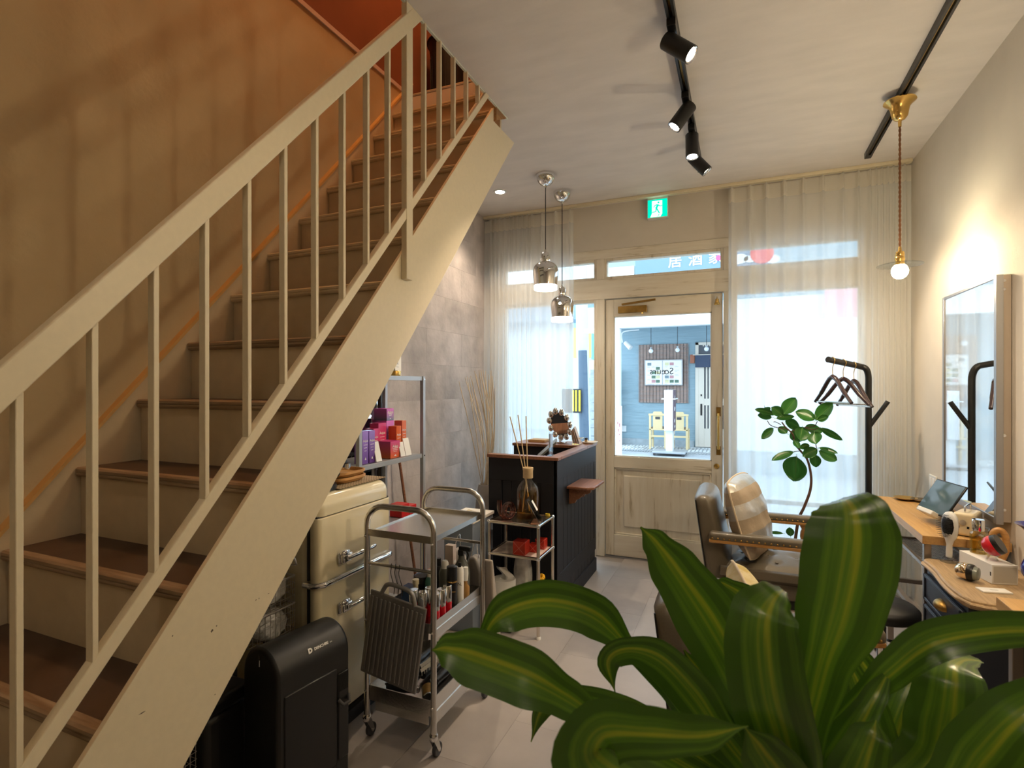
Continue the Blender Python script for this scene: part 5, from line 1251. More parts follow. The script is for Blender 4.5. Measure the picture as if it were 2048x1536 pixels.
MB().tube(bez([(.925, 2.735, cz + .02), (.925, 2.735, cz + .12), (.945, 2.73, cz + .145), (.962, 2.725, cz + .125), (.962, 2.72, cz + .07), (.94, 2.72, cz + .012)], 6), .012, 10).build('loop', 'honey', wd_, smooth=50)
for k in range(7): MB().ball((.90 - .004 * k, 2.715 + .004 * k, cz + .15 - .02 * k), .011, 8, 6).build('bead', 'acrylic', wd_, smooth=60)
# cobalt glass vase with yellow flower
cv = thing('blue_vase', 'cobalt blue glass vase with flared rim and a yellow flower, at the right edge', 'vase', (.935, 2.33, cz))
M['cobalt'] = mat('cobalt_glass', (.015, .022, .22), .06, coat=.6)
vx, vy = .935, 2.385
MB().lathe([(.03, cz), (.032, cz + .008), (.014, cz + .02), (.03, cz + .045), (.048, cz + .075), (.05, cz + .10), (.04, cz + .125), (.02, cz + .14), (.001, cz + .14)], (vx, vy, 0), 24).build('bowl', 'cobalt', cv, smooth=50)
MB().shell([(.012, cz + .175), (.02, cz + .20), (.05, cz + .235), (.066, cz + .245), (.05, cz + .238), (.018, cz + .204)], (vx, vy, 0), 24).build('flared_rim', 'cobalt', cv, smooth=50)
MB().cyl((vx, vy, cz + .135), (vx, vy, cz + .18), .011, n=14).build('neck', 'cobalt', cv, smooth=50)
for k in range(9):
    a = k * 2 * math.pi / 9; MB().ball((vx - .012 + .022 * math.cos(a), vy - .02 + .02 * math.sin(a), cz + .165 + .012 * math.sin(2 * a)), .015, 8, 6, (1, 1, .7)).build('petal', mat('flower_yellow', (.82, .50, .02), .6), cv, smooth=60)
# ---- stool
sl = thing('stool', 'round black-seated stool tucked under the oak counter', 'stool', (.58, 2.76, 0))
sqx, sqy = .545, 2.70
MB().lathe([(.001, .385), (.125, .385), (.135, .395), (.135, .42), (.12, .435), (.001, .44)], (sqx, sqy, 0), 32).build('seat', 'black', sl, smooth=50)
MB().cyl((sqx, sqy, .06), (sqx, sqy, .385), .018, n=16).build('column', 'chrome', sl, smooth=40)
for k in range(5):
    a = k * 2 * math.pi / 5 + .3
    f_ = MB().bar((sqx, sqy, .07), (sqx + .12 * math.cos(a), sqy + .12 * math.sin(a), .05), .022, .016).build('foot_spoke', 'chrome', sl)
    MB().lathe([(.001, 0), (.018, 0), (.02, .02), (.012, .042), (.001, .042)], (sqx + .115 * math.cos(a), sqy + .115 * math.sin(a), 0), 12).build('caster', 'blackp', f_, smooth=40)

# ---- coat rack with hangers
ckx, cky = .705, 3.82
crk = thing('coat_rack', 'black tubular coat rack bent into a long arm at the top', 'coat rack', (ckx, cky, 0))
aL = at(1656, 719, y=3.60); aR = at(1716, 732, y=3.79)
hpts = [(ckx, cky, .02), (ckx, cky, 1.35), (ckx - .002, cky - .003, 1.41), tuple(Vector((ckx - .016, cky - .014, 1.452))), tuple(aR.lerp(aL, -.05)), tuple(aR.lerp(aL, .5)), tuple(aL)]
MB().tube([hpts[0]] + bez(hpts[1:], 6), .0175, 16).build('bent_tube', 'black', crk, smooth=50)
MB().lathe([(.15, 0), (.15, .008), (.03, .02), (.02, .03), (.001, .03)], (ckx, cky, 0), 28).build('base', 'black', crk, smooth=40)
h0, h1 = at(1744, 852, y=3.82), at(1776, 803, y=3.82)
MB().tube([Vector((ckx, cky, h0.z - .01)), h1], .013, 14).build('side_peg', 'black', crk, smooth=50)
M['darkwood'] = mat('dark_walnut_gloss', (.045, .025, .03), .25, coat=.4)
def coat_hanger(label, tpos, ang):
    p = aL.lerp(aR, tpos); t = thing('coat_hanger', label, 'hanger', (p.x, p.y, p.z - .26), group='dark wooden coat hangers')
    d_ = Vector((math.cos(ang), math.sin(ang), 0)); n_ = Vector((-d_.y, d_.x, 0)); top = p + Vector((0, 0, -.085))
    hk = [p + Vector((0, 0, .021)) + n_ * 0 + d_ * .0, ]
    pts = [top, top + Vector((0, 0, .045)), p + d_ * .019 + Vector((0, 0, .0)), p + Vector((0, 0, .0205)), p - d_ * .019 + Vector((0, 0, .002)), p - d_ * .017 + Vector((0, 0, -.012))]
    MB().tube(bez(pts, 5), .0022, 6).build('hook', 'brass', t, smooth=60)
    for s in (1, -1):
        arm = bez([top + Vector((0, 0, -.008)), top + d_ * s * .035 + Vector((0, 0, -.03)), top + d_ * s * .10 + Vector((0, 0, -.105)), top + d_ * s * .155 + Vector((0, 0, -.16))], 5)
        MB().tube(arm, [.013] * 5 + [.012] * 6 + [.010] * 5, 10).build('arm', 'darkwood', t, smooth=60)
    MB().cyl(top + d_ * .145 + Vector((0, 0, -.158)), top - d_ * .145 + Vector((0, 0, -.158)), .0045, n=10).build('bar', 'steel', t, smooth=40)
coat_hanger('dark wooden coat hanger on the rack arm, leftmost of three', .15, R(-62))
coat_hanger('dark wooden coat hanger on the rack arm, middle of three', .50, R(-45))
coat_hanger('dark wooden coat hanger on the rack arm, nearest the upright', .86, R(-65))

# ---- styling armchairs
def pad(fn, nu, nv): return MB().grid(fn, nu, nv)
def softbox(x0, x1, y0, y1, z0, z1, r=.04, bulge=.02, tuft=None):
    m = rbox(x0, x1, y0, y1, z0, z1, r, r, r * .6, 5)
    return m
def armchair(label, x, y):
    t = thing('styling_chair', label, 'chair', (x, y, 0), group='leather styling armchairs', rotz=0)
    s_ = rbox(-.23, .31, -.245, .245, .33, .47, .035, .03, .02, 5).build('seat', 'leather', t, smooth=40)
    nu, nv = 40, 36
    def top(a, b):
        px, py = -.215 + .51 * a, -.235 + .47 * b
        e = min(a, 1 - a, b, 1 - b); dome = .035 * (1 - math.exp(-e * 14))
        z = .462 + dome
        for i in range(4):
            for j in range(4):
                cx, cyy = -.15 + i * .125 + (.0 if j % 2 else .03), -.17 + j * .113
                z -= .013 * math.exp(-((px - cx) ** 2 + (py - cyy) ** 2) / .0006)
        return (px, py, z)
    MB().grid(top, nu, nv).build('tufted_top', 'leather', s_, smooth=60)
    for i in range(4):
        for j in range(4):
            cx, cyy = -.15 + i * .125 + (.0 if j % 2 else .03), -.17 + j * .113
            MB().ball((cx, cyy, .486), .008, 8, 6, (1, 1, .5)).build('button', 'leather', s_, smooth=60)
    MB().tube([(-.225, -.2452, .405), (.305, -.2452, .405)], .003, 6).build('welt', 'leather', s_)
    # backrest: tall curved slab leaning back, rounded top
    bk = MB(); n = 14
    prof = []
    for i in range(n + 1):
        f = i / n; z = .40 + .37 * f; xb = -.265 - .065 * f; th = .125 - .025 * f
        prof.append((z, xb, th))
    rows = []
    for z, xb, th in prof:
        f = (z - .40) / .37; hw = .245 - .02 * f ** 3
        row = []
        for j in range(28):
            a = 2 * math.pi * j / 28; c, s2 = math.cos(a), math.sin(a); q = (abs(c) ** 5 + abs(s2) ** 5) ** -.2
            row.append(Vector((xb + th / 2 * c * q + .018 * (1 - (s2 * q) ** 2) * (1 if c > 0 else 0), hw * s2 * q, z)))
        rows.append(row)
    for k2, (dz, sc) in enumerate(((.014, .86), (.024, .60), (.028, .2))):
        base = rows[n]; c0 = Vector((prof[-1][1], 0, 0))
        rows.append([Vector((c0.x + (p.x - c0.x) * sc, p.y * (1 - (1 - sc) * .28), .77 + dz)) for p in base])
    for r_ in rows: bk.v += r_
    for i in range(len(rows) - 1): bk.f += [(i * 28 + j, i * 28 + (j + 1) % 28, (i + 1) * 28 + (j + 1) % 28, (i + 1) * 28 + j) for j in range(28)]
    bk.f += [tuple(range(27, -1, -1)), tuple(range((len(rows) - 1) * 28, len(rows) * 28))]
    b_ = bk.build('backrest', 'leather', t, smooth=60)
    for s in (1, -1):
        MB().tube(bez([*[(-.265 - .065 * f - .74 * (.125 - .025 * f) / 2 - .001, s * .945 * (.245 - .02 * f ** 3), .40 + .37 * f) for f in (.03, .3, .6, .85, 1.0)]], 5), .0035, 6).build('piping', 'black', b_, smooth=60)
        y0 = s * .268
        w_ = MB().prism([(-.30, y0 - .028), (.20, y0 - .030), (.225, y0 - .02), (.225, y0 + .02), (.20, y0 + .030), (-.30, y0 + .028)], 'z', .585, .600).build('armrest_wood', 'honey', t, bevel=.003)
        rbox(-.30, .225, y0 - .029, y0 + .029, .6005, .635, .018, .016, .004, 4).build('armrest_pad', 'leather', t, smooth=40)
        for k2 in range(20):
            for sd in (-1, 1): MB().ball((-.285 + k2 * .026, y0 + sd * .0295, .608), .005, 6, 4).build('nail', 'brassd', w_, smooth=60)
        MB().lathe([(.02, .47), (.016, .49), (.022, .52), (.020, .545), (.014, .56), (.022, .575), (.022, .585), (.001, .585)], (.165, y0, 0), 16).build('arm_post', 'honey', t, smooth=40)
        MB().bx(-.25, .25, y0 - .018 * 1 - (.0 if s > 0 else -.0), y0 + .018, .43, .47).build('side_rail', 'leather', t, bevel=.004)
    MB().bx(-.20, .26, -.21, .21, .28, .33).build('under_frame', 'blackp', t, bevel=.004)
    MB().cyl((.02, 0, .05), (.02, 0, .28), .04, n=24).build('pump_column', 'chrome', t, smooth=40)
    MB().lathe([(.25, 0), (.25, .012), (.22, .022), (.06, .05), (.05, .06), (.001, .06)], (.02, 0, 0), 36).build('base', 'chrome', t, smooth=40)
    MB().tube(bez([(.24, -.17, .30), (.34, -.17, .22), (.43, -.17, .13), (.47, -.15, .115), (.475, 0, .115), (.47, .15, .115), (.43, .17, .13), (.34, .17, .22), (.24, .17, .30)], 6), .0125, 12).build('footrest', 'chrome', t, smooth=60)
    return t
ac1 = armchair('taupe leather styling armchair facing the tall mirror, farther from the camera', .155, 3.09)
dup(ac1, (.165, 1.62, 0), label='taupe leather styling armchair half hidden behind the foreground plant leaves')
# cushions
def cushion(name, label, c, size, yaw, lean, mt, parts=None):
    t = thing(name, label, 'cushion', (c[0], c[1], c[2] - size[2] / 2))
    m = MB(); nu, nv = 22, 22
    mxx = Matrix.Translation(c) @ Matrix.Rotation(yaw, 4, 'Z') @ Matrix.Rotation(lean, 4, 'Y')
    for s in (1, -1):
        def fn(a, b):
            X, Z = 2 * a - 1, 2 * b - 1; e = max(0, (1 - X * X)) ** .45 * max(0, (1 - Z * Z)) ** .45
            k = 1 - .10 * (X * X * Z * Z) ; kx = 1 - .06 * (1 - abs(Z)) ** 0 * (1 - Z * Z) * 0
            wob = .004 * math.sin(9 * X + 4 * Z) + .003 * math.sin(13 * Z)
            return (s * size[0] / 2 * e + wob * e, X * size[1] / 2 * k * (1 - .05 * (1 - Z * Z) * 0 - .05 * (1 - abs(X)) * 0), Z * size[2] / 2 * k)
        m.grid(fn, nu, nv)
    m.xf(mxx); m.build('cover', mt, t, smooth=60)
    pp = []
    for i in range(40):
        q = i / 40 * 4; sd = int(q); f = q - sd; X, Z = ((-1 + 2 * f, -1), (1, -1 + 2 * f), (1 - 2 * f, 1), (-1, 1 - 2 * f))[sd]
        k = 1 - .10 * (X * X * Z * Z); pp.append(mxx @ Vector((0, X * size[1] / 2 * k, Z * size[2] / 2 * k)))
    MB().tube(pp, .0045, 6, closed=True).build('piping', 'reed', t, smooth=60)
    return t
def band_cloth():
    m, N, L, b = nt('linen_with_silver_bands')
    tc = N.new('ShaderNodeTexCoord'); sp = N.new('ShaderNodeSeparateXYZ'); L.new(tc.outputs['UV'], sp.inputs[0])
    a = N.new('ShaderNodeMath'); a.operation = 'MULTIPLY'; a.inputs[1].default_value = 2.9; L.new(sp.outputs[1], a.inputs[0])
    f = N.new('ShaderNodeMath'); f.operation = 'FRACT'; L.new(a.outputs[0], f.inputs[0])
    g = N.new('ShaderNodeMath'); g.operation = 'GREATER_THAN'; g.inputs[1].default_value = .48; L.new(f.outputs[0], g.inputs[0])
    n = N.new('ShaderNodeTexNoise'); n.inputs['Scale'].default_value = 300; L.new(tc.outputs['Object'], n.inputs[0])
    mx = N.new('ShaderNodeMix'); mx.data_type = 'RGBA'; mx.inputs[6].default_value = (.48, .385, .28, 1); mx.inputs[7].default_value = (.62, .60, .57, 1); L.new(g.outputs[0], mx.inputs[0])
    L.new(mx.outputs[2], b.inputs['Base Color'])
    mr_ = N.new('ShaderNodeMath'); mr_.operation = 'MULTIPLY_ADD'; mr_.inputs[1].default_value = -.5; mr_.inputs[2].default_value = .85; L.new(g.outputs[0], mr_.inputs[0]); L.new(mr_.outputs[0], b.inputs['Roughness'])
    mm_ = N.new('ShaderNodeMath'); mm_.operation = 'MULTIPLY'; mm_.inputs[1].default_value = .6; L.new(g.outputs[0], mm_.inputs[0]); L.new(mm_.outputs[0], b.inputs['Metallic'])
    n2 = N.new('ShaderNodeTexNoise'); n2.inputs['Scale'].default_value = 26; L.new(tc.outputs['Object'], n2.inputs[0])
    bp = N.new('ShaderNodeBump'); bp.inputs['Strength'].default_value = .5; bp.inputs['Distance'].default_value = .006; L.new(n2.outputs[0], bp.inputs['Height']); L.new(bp.outputs[0], b.inputs['Normal'])
    return m
cushion('cushion', 'beige linen cushion with silver bands leaning in the far styling chair', (.035, 3.03, .69), (.16, .43, .41), R(-14), R(-17), band_cloth())
cushion('cushion', 'cream cushion with yellow floral print in the nearer styling chair', (.045, 1.69, .64), (.13, .36, .36), R(10), R(-16), mat('floral', (.78, .70, .50), .8, noise=(18, .3, (.66, .48, .12))))

# ================================================================ PLANTS
def leaf_mat(name, dark, light, mid, stripes, rough=.32):
    """leaf with paler veins running along it, from its own UV across the blade"""
    m, N, L, b = nt(name)
    tc = N.new('ShaderNodeTexCoord'); mp = N.new('ShaderNodeMapping'); mp.inputs['Scale'].default_value = (stripes, .6, 1)
    L.new(tc.outputs['UV'], mp.inputs[0])
    n = N.new('ShaderNodeTexNoise'); n.inputs['Scale'].default_value = 1.0; n.inputs['Detail'].default_value = 3; L.new(mp.outputs[0], n.inputs[0])
    sp = N.new('ShaderNodeSeparateXYZ'); L.new(tc.outputs['UV'], sp.inputs[0])
    d1 = N.new('ShaderNodeMath'); d1.operation = 'SUBTRACT'; d1.inputs[1].default_value = .5; L.new(sp.outputs[0], d1.inputs[0])
    d2 = N.new('ShaderNodeMath'); d2.operation = 'ABSOLUTE'; L.new(d1.outputs[0], d2.inputs[0])
    cen = N.new('ShaderNodeMapRange'); cen.inputs[1].default_value = .05; cen.inputs[2].default_value = .30; cen.inputs[3].default_value = .14; cen.inputs[4].default_value = -.10; L.new(d2.outputs[0], cen.inputs[0])
    ad = N.new('ShaderNodeMath'); ad.operation = 'ADD'; L.new(n.outputs[0], ad.inputs[0]); L.new(cen.outputs[0], ad.inputs[1])
    r = N.new('ShaderNodeValToRGB'); e = r.color_ramp.elements
    e[0].position = .40; e[0].color = tuple(dark) + (1,); e[1].position = .74; e[1].color = tuple(light) + (1,)
    x = e.new(.58); x.color = tuple(mid) + (1,)
    L.new(ad.outputs[0], r.inputs[0]); L.new(r.outputs[0], b.inputs['Base Color'])
    b.inputs['Roughness'].default_value = rough; b.inputs['Specular IOR Level'].default_value = .5
    tl = N.new('ShaderNodeBsdfTranslucent'); L.new(r.outputs[0], tl.inputs[0]); mxs = N.new('ShaderNodeMixShader'); mxs.inputs[0].default_value = .18
    out = N['Material Output']; L.new(b.outputs[0], mxs.inputs[1]); L.new(tl.outputs[0], mxs.inputs[2]); L.new(mxs.outputs[0], out.inputs[0])
    bp = N.new('ShaderNodeBump'); bp.inputs['Strength'].default_value = .15; bp.inputs['Distance'].default_value = .003; L.new(n.outputs[0], bp.inputs['Height']); L.new(bp.outputs[0], b.inputs['Normal'])
    return m
M['corn'] = leaf_mat('corn_plant_leaf', (.055, .135, .012), (.36, .41, .026), (.12, .255, .018), 6, .25)
M['rubber_leaf'] = leaf_mat('rubber_plant_leaf', (.035, .16, .022), (.06, .23, .04), (.045, .19, .03), 9, .28)

# ---- corn plant in the foreground
CAM = Vector((0, 0, CZ))
cp = thing('corn_plant', 'large striped-leaf corn plant filling the lower right foreground', 'plant', (deep(1620, 1536, .66).x, deep(1620, 1536, .66).y, 0))
CB = deep(1620, 1536, .66)
MB().lathe([(.11, 0), (.12, .01), (.15, .26), (.155, .28), (.14, .28), (.135, .25), (.001, .25)], (CB.x, CB.y, 0), 28).build('pot', mat('white_pot', (.7, .68, .64), .5), cp, smooth=40)
MB().lathe([(.001, .252), (.134, .252)], (CB.x, CB.y, 0), 20).build('soil', mat('soil', (.05, .035, .025), .95, bump=(60, .6)), cp)
MB().tube(bez([(CB.x, CB.y, .25), (CB.x + .01, CB.y, .5), (CB.x, CB.y, .80)], 6), .022, 12).build('cane', mat('cane_bark', (.28, .20, .12), .85, bump=(40, .5)), cp, smooth=50)
def strap(pts, wid, roll=0, fold=.22, n=7, wave=.05):
    """strap leaf: mid-rib through (u, v, depth), half widths in the same order"""
    P = [deep(*p) for p in pts]; C = bez(P, n); k = len(C)
    W = []
    for i in range(k):
        f = i / (k - 1) * (len(wid) - 1); a = min(int(f), len(wid) - 2); g = f - a; g = g * g * (3 - 2 * g)
        d0 = pts[min(a, len(pts) - 1)][2]; d1 = pts[min(a + 1, len(pts) - 1)][2]
        W.append((wid[a] * d0 * (1 - g) + wid[a + 1] * d1 * g) / FPX)
    rl = roll if isinstance(roll, (list, tuple)) else [roll] * len(pts)
    m = MB(); nu = 8; prev = None
    rows = []
    for i in range(k):
        t = (C[min(i + 1, k - 1)] - C[max(i - 1, 0)]).normalized(); view = (CAM - C[i]).normalized()
        sd = t.cross(view)
        if prev is not None and (sd.length < .55 or sd.dot(prev) < 0): sd = prev - t * prev.dot(t)
        sd.normalize(); prev = sd; nn = sd.cross(t).normalized()
        f = i / (k - 1) * (len(rl) - 1); a = min(int(f), len(rl) - 2); g = f - a
        an = R(rl[a] * (1 - g) + rl[a + 1] * g)
        s2 = sd * math.cos(an) + nn * math.sin(an); n2 = -sd * math.sin(an) + nn * math.cos(an)
        rows.append((C[i], s2, n2, W[i]))
    def fn(a, b):
        i = min(int(round(b * (k - 1))), k - 1); c, s2, n2, wd = rows[i]; X = 2 * a - 1
        return c + s2 * (X * wd) + n2 * (wd * (fold * abs(X) ** 1.4 + wave * math.sin(b * 17 + (2 if X > 0 else 0)) * abs(X)))
    m.grid(fn, nu, k - 1)
    return m.build('leaf', 'corn', cp, smooth=180)
strap([(1600, 1640, .66), (1400, 1450, .72), (1330, 1370, .76), (1262, 1302, .78), (1190, 1232, .79), (1100, 1206, .77), (1020, 1222, .75), (976, 1262, .74), (990, 1312, .735)], [22, 24, 20, 17, 42, 44, 40, 16, 2], 0, .15)
strap([(1590, 1660, .64), (1330, 1510, .62), (1200, 1440, .62), (1130, 1395, .63), (1050, 1352, .64), (950, 1315, .66), (895, 1300, .67), (864, 1300, .675)], [25, 25, 24, 38, 56, 54, 32, 2], 0, .15)
strap([(1560, 1680, .60), (1330, 1600, .52), (1190, 1530, .48), (1200, 1465, .47), (1290, 1462, .46), (1400, 1468, .45), (1497, 1452, .45)], [30, 60, 92, 74, 52, 36, 1], [0, -10, -25, -35, -30, -15, 0], .1)
strap([(1580, 1660, .66), (1320, 1465, .70), (1220, 1418, .72), (1130, 1398, .73), (1085, 1420, .735), (1062, 1484, .74)], [20, 30, 32, 26, 17, 1], 0, .2)
strap([(1590, 1650, .66), (1450, 1480, .70), (1385, 1385, .72), (1320, 1318, .73), (1258, 1300, .74), (1218, 1322, .745), (1230, 1384, .75)], [24, 34, 44, 42, 28, 24, 1], [0, 0, 15, 30, 25, 10, 0], .15)
strap([(1600, 1650, .68), (1530, 1470, .74), (1470, 1335, .78), (1415, 1235, .80), (1350, 1140, .82), (1310, 1085, .83), (1281, 1054, .835)], [26, 40, 62, 66, 50, 28, 2], 0, .18)
strap([(1610, 1650, .72), (1590, 1440, .84), (1545, 1270, .88), (1492, 1200, .89), (1450, 1170, .89), (1428, 1164, .89)], [24, 34, 38, 34, 18, 2], 20, .15)
strap([(1600, 1660, .60), (1565, 1500, .55), (1538, 1400, .53), (1525, 1300, .525), (1528, 1230, .53), (1548, 1192, .55), (1566, 1180, .57)], [30, 70, 74, 72, 62, 34, 10], 0, .12)
strap([(1600, 1660, .64), (1612, 1480, .60), (1640, 1340, .58), (1676, 1225, .575), (1696, 1130, .575), (1703, 1070, .58), (1700, 1028, .59), (1690, 1004, .61), (1676, 1000, .64)], [24, 34, 50, 76, 84, 82, 68, 46, 12], 0, .12)
strap([(1600, 1660, .64), (1660, 1480, .64), (1730, 1392, .63), (1790, 1335, .62), (1860, 1285, .61), (1960, 1263, .60), (2060, 1258, .59), (2150, 1270, .58)], [18, 20, 22, 32, 38, 36, 33, 16], 0, .2)
strap([(1660, 1660, .68), (1850, 1540, .70), (1888, 1450, .71), (1900, 1370, .72), (1905, 1330, .74), (1930, 1318, .76), (1962, 1322, .77)], [24, 60, 66, 58, 46, 24, 6], 0, .12)
strap([(1650, 1680, .60), (1880, 1600, .58), (1960, 1510, .56), (2020, 1445, .55), (2090, 1400, .55), (2160, 1390, .55)], [22, 50, 62, 56, 44, 20], 0, .16)
strap([(1640, 1660, .72), (1760, 1540, .78), (1795, 1440, .80), (1830, 1360, .82), (1880, 1305, .84)], [20, 34, 40, 36, 14], 0, .14)
strap([(1800, 1680, .70), (1765, 1530, .76), (1735, 1420, .79), (1700, 1335, .81), (1685, 1310, .815)], [26, 40, 38, 18, 2], 0, .2)
strap([(1600, 1660, .68), (1480, 1540, .76), (1430, 1420, .80), (1395, 1345, .82), (1368, 1300, .83)], [22, 38, 42, 28, 2], 0, .2)
strap([(1640, 1690, .58), (1560, 1560, .54), (1520, 1500, .53), (1490, 1455, .53)], [30, 60, 46, 4], 0, .15)
strap([(1620, 1680, .66), (1470, 1560, .72), (1400, 1450, .75), (1350, 1380, .76), (1318, 1350, .765)], [20, 34, 38, 26, 4], 0, .2)
strap([(1660, 1680, .58), (1710, 1560, .56), (1740, 1480, .56), (1752, 1440, .57)], [30, 52, 38, 4], 0, .15)
strap([(1620, 1680, .62), (1655, 1560, .60), (1690, 1500, .60), (1745, 1400, .61), (1785, 1330, .63)], [28, 46, 42, 22, 3], 0, .2)
strap([(1700, 1700, .66), (1900, 1620, .66), (1985, 1560, .65), (2060, 1530, .64)], [24, 40, 34, 14], 0, .15)
strap([(1600, 1700, .70), (1700, 1480, .86), (1745, 1380, .90), (1725, 1330, .92), (1700, 1310, .93)], [20, 34, 34, 26, 20], 0, .1)

# ---- rubber plant by the window
def zp(a, b, y): return at(1480 + a * .2734, 680 + b * .2734, y=y)
ry = 3.72
rbp = zp(400, 1480, ry)
ru_ = thing('rubber_plant', 'young rubber tree with a curving stem and glossy leaves by the window', 'plant', (rbp.x - .01, ry, 0))
MB().lathe([(.10, 0), (.105, .01), (.13, .30), (.135, .32), (.12, .32), (.115, .29), (.001, .29)], (rbp.x - .01, ry, 0), 28).build('pot', mat('pale_clay', (.66, .50, .40), .7), ru_, smooth=40)
MB().lathe([(.001, .292), (.114, .292)], (rbp.x - .01, ry, 0), 20).build('soil', M.get('soil') or mat('soil_b', (.05, .035, .025), .95), ru_)
M['bark'] = mat('rubber_bark', (.16, .085, .055), .8, bump=(60, .4), noise=(30, .3))
tk = [(rbp.x - .01, ry, .29)] + [zp(a, b, ry) for a, b in ((425, 1330), (470, 1220), (508, 1120), (521, 1040), (515, 960), (490, 870), (442, 810), (402, 760), (386, 690), (335, 640), (305, 600))]
tr2 = MB().tube(bez(tk, 5), [.0095 - .0055 * i / 55 for i in range(56)], 10).build('trunk', 'bark', ru_, smooth=50)
BR = [((370, 670), (450, 645), (540, 630), (566, 595)), ((335, 650), (270, 640), (222, 622), (200, 590)), ((470, 640), (530, 655), (590, 640)), ((490, 850), (530, 810), (575, 795)), ((440, 812), (410, 815), (385, 822)), ((555, 765), (558, 790), (545, 820)), ((300, 620), (262, 600), (245, 600))]
for b in BR: MB().tube(bez([zp(p[0], p[1], ry) for p in b], 4), .0025, 6).build('branch', 'bark', ru_, smooth=50)
LV_ = [(260, 545, 108, 505, 42), (235, 565, 132, 548, 50), (310, 552, 228, 488, 66), (320, 545, 410, 425, 88), (265, 572, 398, 558, 40), (550, 582, 404, 528, 74), (556, 585, 684, 463, 84), (570, 585, 652, 562, 44), (246, 645, 160, 725, 52), (345, 685, 282, 640, 55), (440, 640, 335, 588, 66), (385, 648, 445, 738, 96), (455, 640, 440, 740, 90), (470, 640, 600, 672, 62), (585, 642, 752, 732, 44), (545, 678, 556, 766, 84), (398, 735, 432, 795, 40), (506, 770, 428, 786, 40), (562, 800, 456, 852, 74), (580, 790, 716, 832, 34), (574, 812, 706, 882, 72), (549, 834, 556, 928, 68), (388, 820, 232, 884, 50), (414, 848, 402, 1030, 146), (180, 490, 190, 540, 60), (370, 1432, 362, 1368, 52), (315, 1415, 200, 1408, 22)]
rnd = random.Random(5)
for a0, b0, a1, b1, wd in LV_:
    dy = rnd.uniform(-.10, .08); p0 = zp(a0, b0, ry + dy * .4); p1 = zp(a1, b1, ry + dy)
    t = p1 - p0; ln = t.length; t.normalize(); view = (CAM - p0).normalized(); sd = t.cross(view).normalized(); nn = sd.cross(t)
    ti = R(rnd.uniform(-35, 35)); s2 = sd * math.cos(ti) + nn * math.sin(ti); n2 = -sd * math.sin(ti) + nn * math.cos(ti)
    hw = wd * .2734 / 2 * (p0.length / FPX) * .95 / max(.8, math.cos(ti)); dr = rnd.uniform(.03, .12)
    def fn(a, b):
        X = 2 * a - 1; w_ = hw * (math.sin(math.pi * min(1, b * .94 + .03)) ** .72) * (1 - .12 * (b - .5))
        if b > .99 or b < .005: w_ = hw * .02
        return p0 + t * (b * ln) + s2 * (X * w_) + n2 * (hw * .22 * X * X) + Vector((0, 0, -dr * ln * b * b + dr * ln * b))
    lf_ = MB().grid(fn, 6, 12).build('leaf', 'rubber_leaf', ru_, smooth=180)
    MB().tube([p0 - t * .012, p0 + t * (ln * .5) + Vector((0, 0, dr * ln * .25)), p1 - t * .01], [.0014, .0010, .0004], 5).build('midrib', mat('midrib', (.20, .34, .09), .5) if 'midrib' not in M else M['midrib'], lf_)

# ================================================================ ACROSS THE STREET
M['fwall'] = mat('blue_grey_siding', (.30, .42, .48), .7, noise=(3, .12), stretch=(1, 1, 12), bump=(6, .3))
M['fwhite'] = mat('white_fascia', (.80, .82, .83), .6)
M['fgrey'] = mat('slate_sign', (.17, .26, .36), .5)
M['block'] = mat('concrete_block', (.40, .45, .48), .9, noise=(12, .15))
GZ = -.06
struct(MB().bx(-40, 30, YB + .1, 40, GZ - .1, GZ).build('ground_street', 'street'))
def F(u, v, y=YF): return at(u, v, y=y)
fb_ = thing('restaurant_building', 'blue-grey restaurant front across the street with a white fascia and recessed porch', 'building', (F(1320, 900).x, YF, GZ))
xl, xr = F(1228, 700).x - .25, F(1860, 700).x
yP = YF - 1.9
zb = at(1240, 656, y=yP).z - .1; ztp = at(1240, 612, y=yP).z
xp0, xp1 = at(1224, 700, y=yP).x, at(1239, 700, y=yP).x
MB().bx(xl, xr, YF, YF + .3, GZ, 6.5).build('wall', 'fwall', fb_)
MB().bx(xl - .1, xr, YF - 1.9, YF - 1.7, zb + .1, ztp).build('fascia', 'fwhite', fb_, bevel=.01)
MB().bx(xl, xr, YF - 1.7, YF - .002, zb + .3, zb + .4).build('porch_ceiling', 'fwhite', fb_)
MB().bx(xl - .1, xr, YF - 1.72, YF - 1.62, zb + .16, zb + .24).build('shutter_rail', 'greymetal', fb_)
MB().bx(xp0, xp1, YF - 1.9, YF - 1.7, GZ, zb + .1).build('porch_post', 'fwhite', fb_, bevel=.01)
for z in [GZ + .3 + .16 * i for i in range(17)]: MB().bx(xl + .06, F(1391, 700).x, YF - .006, YF, z, z + .012).build('siding_board', 'fwall', fb_)
MB().bx(xl, F(1388, 880).x, YF - .03, YF, GZ, F(1300, 878).z).build('plinth', 'block', fb_)
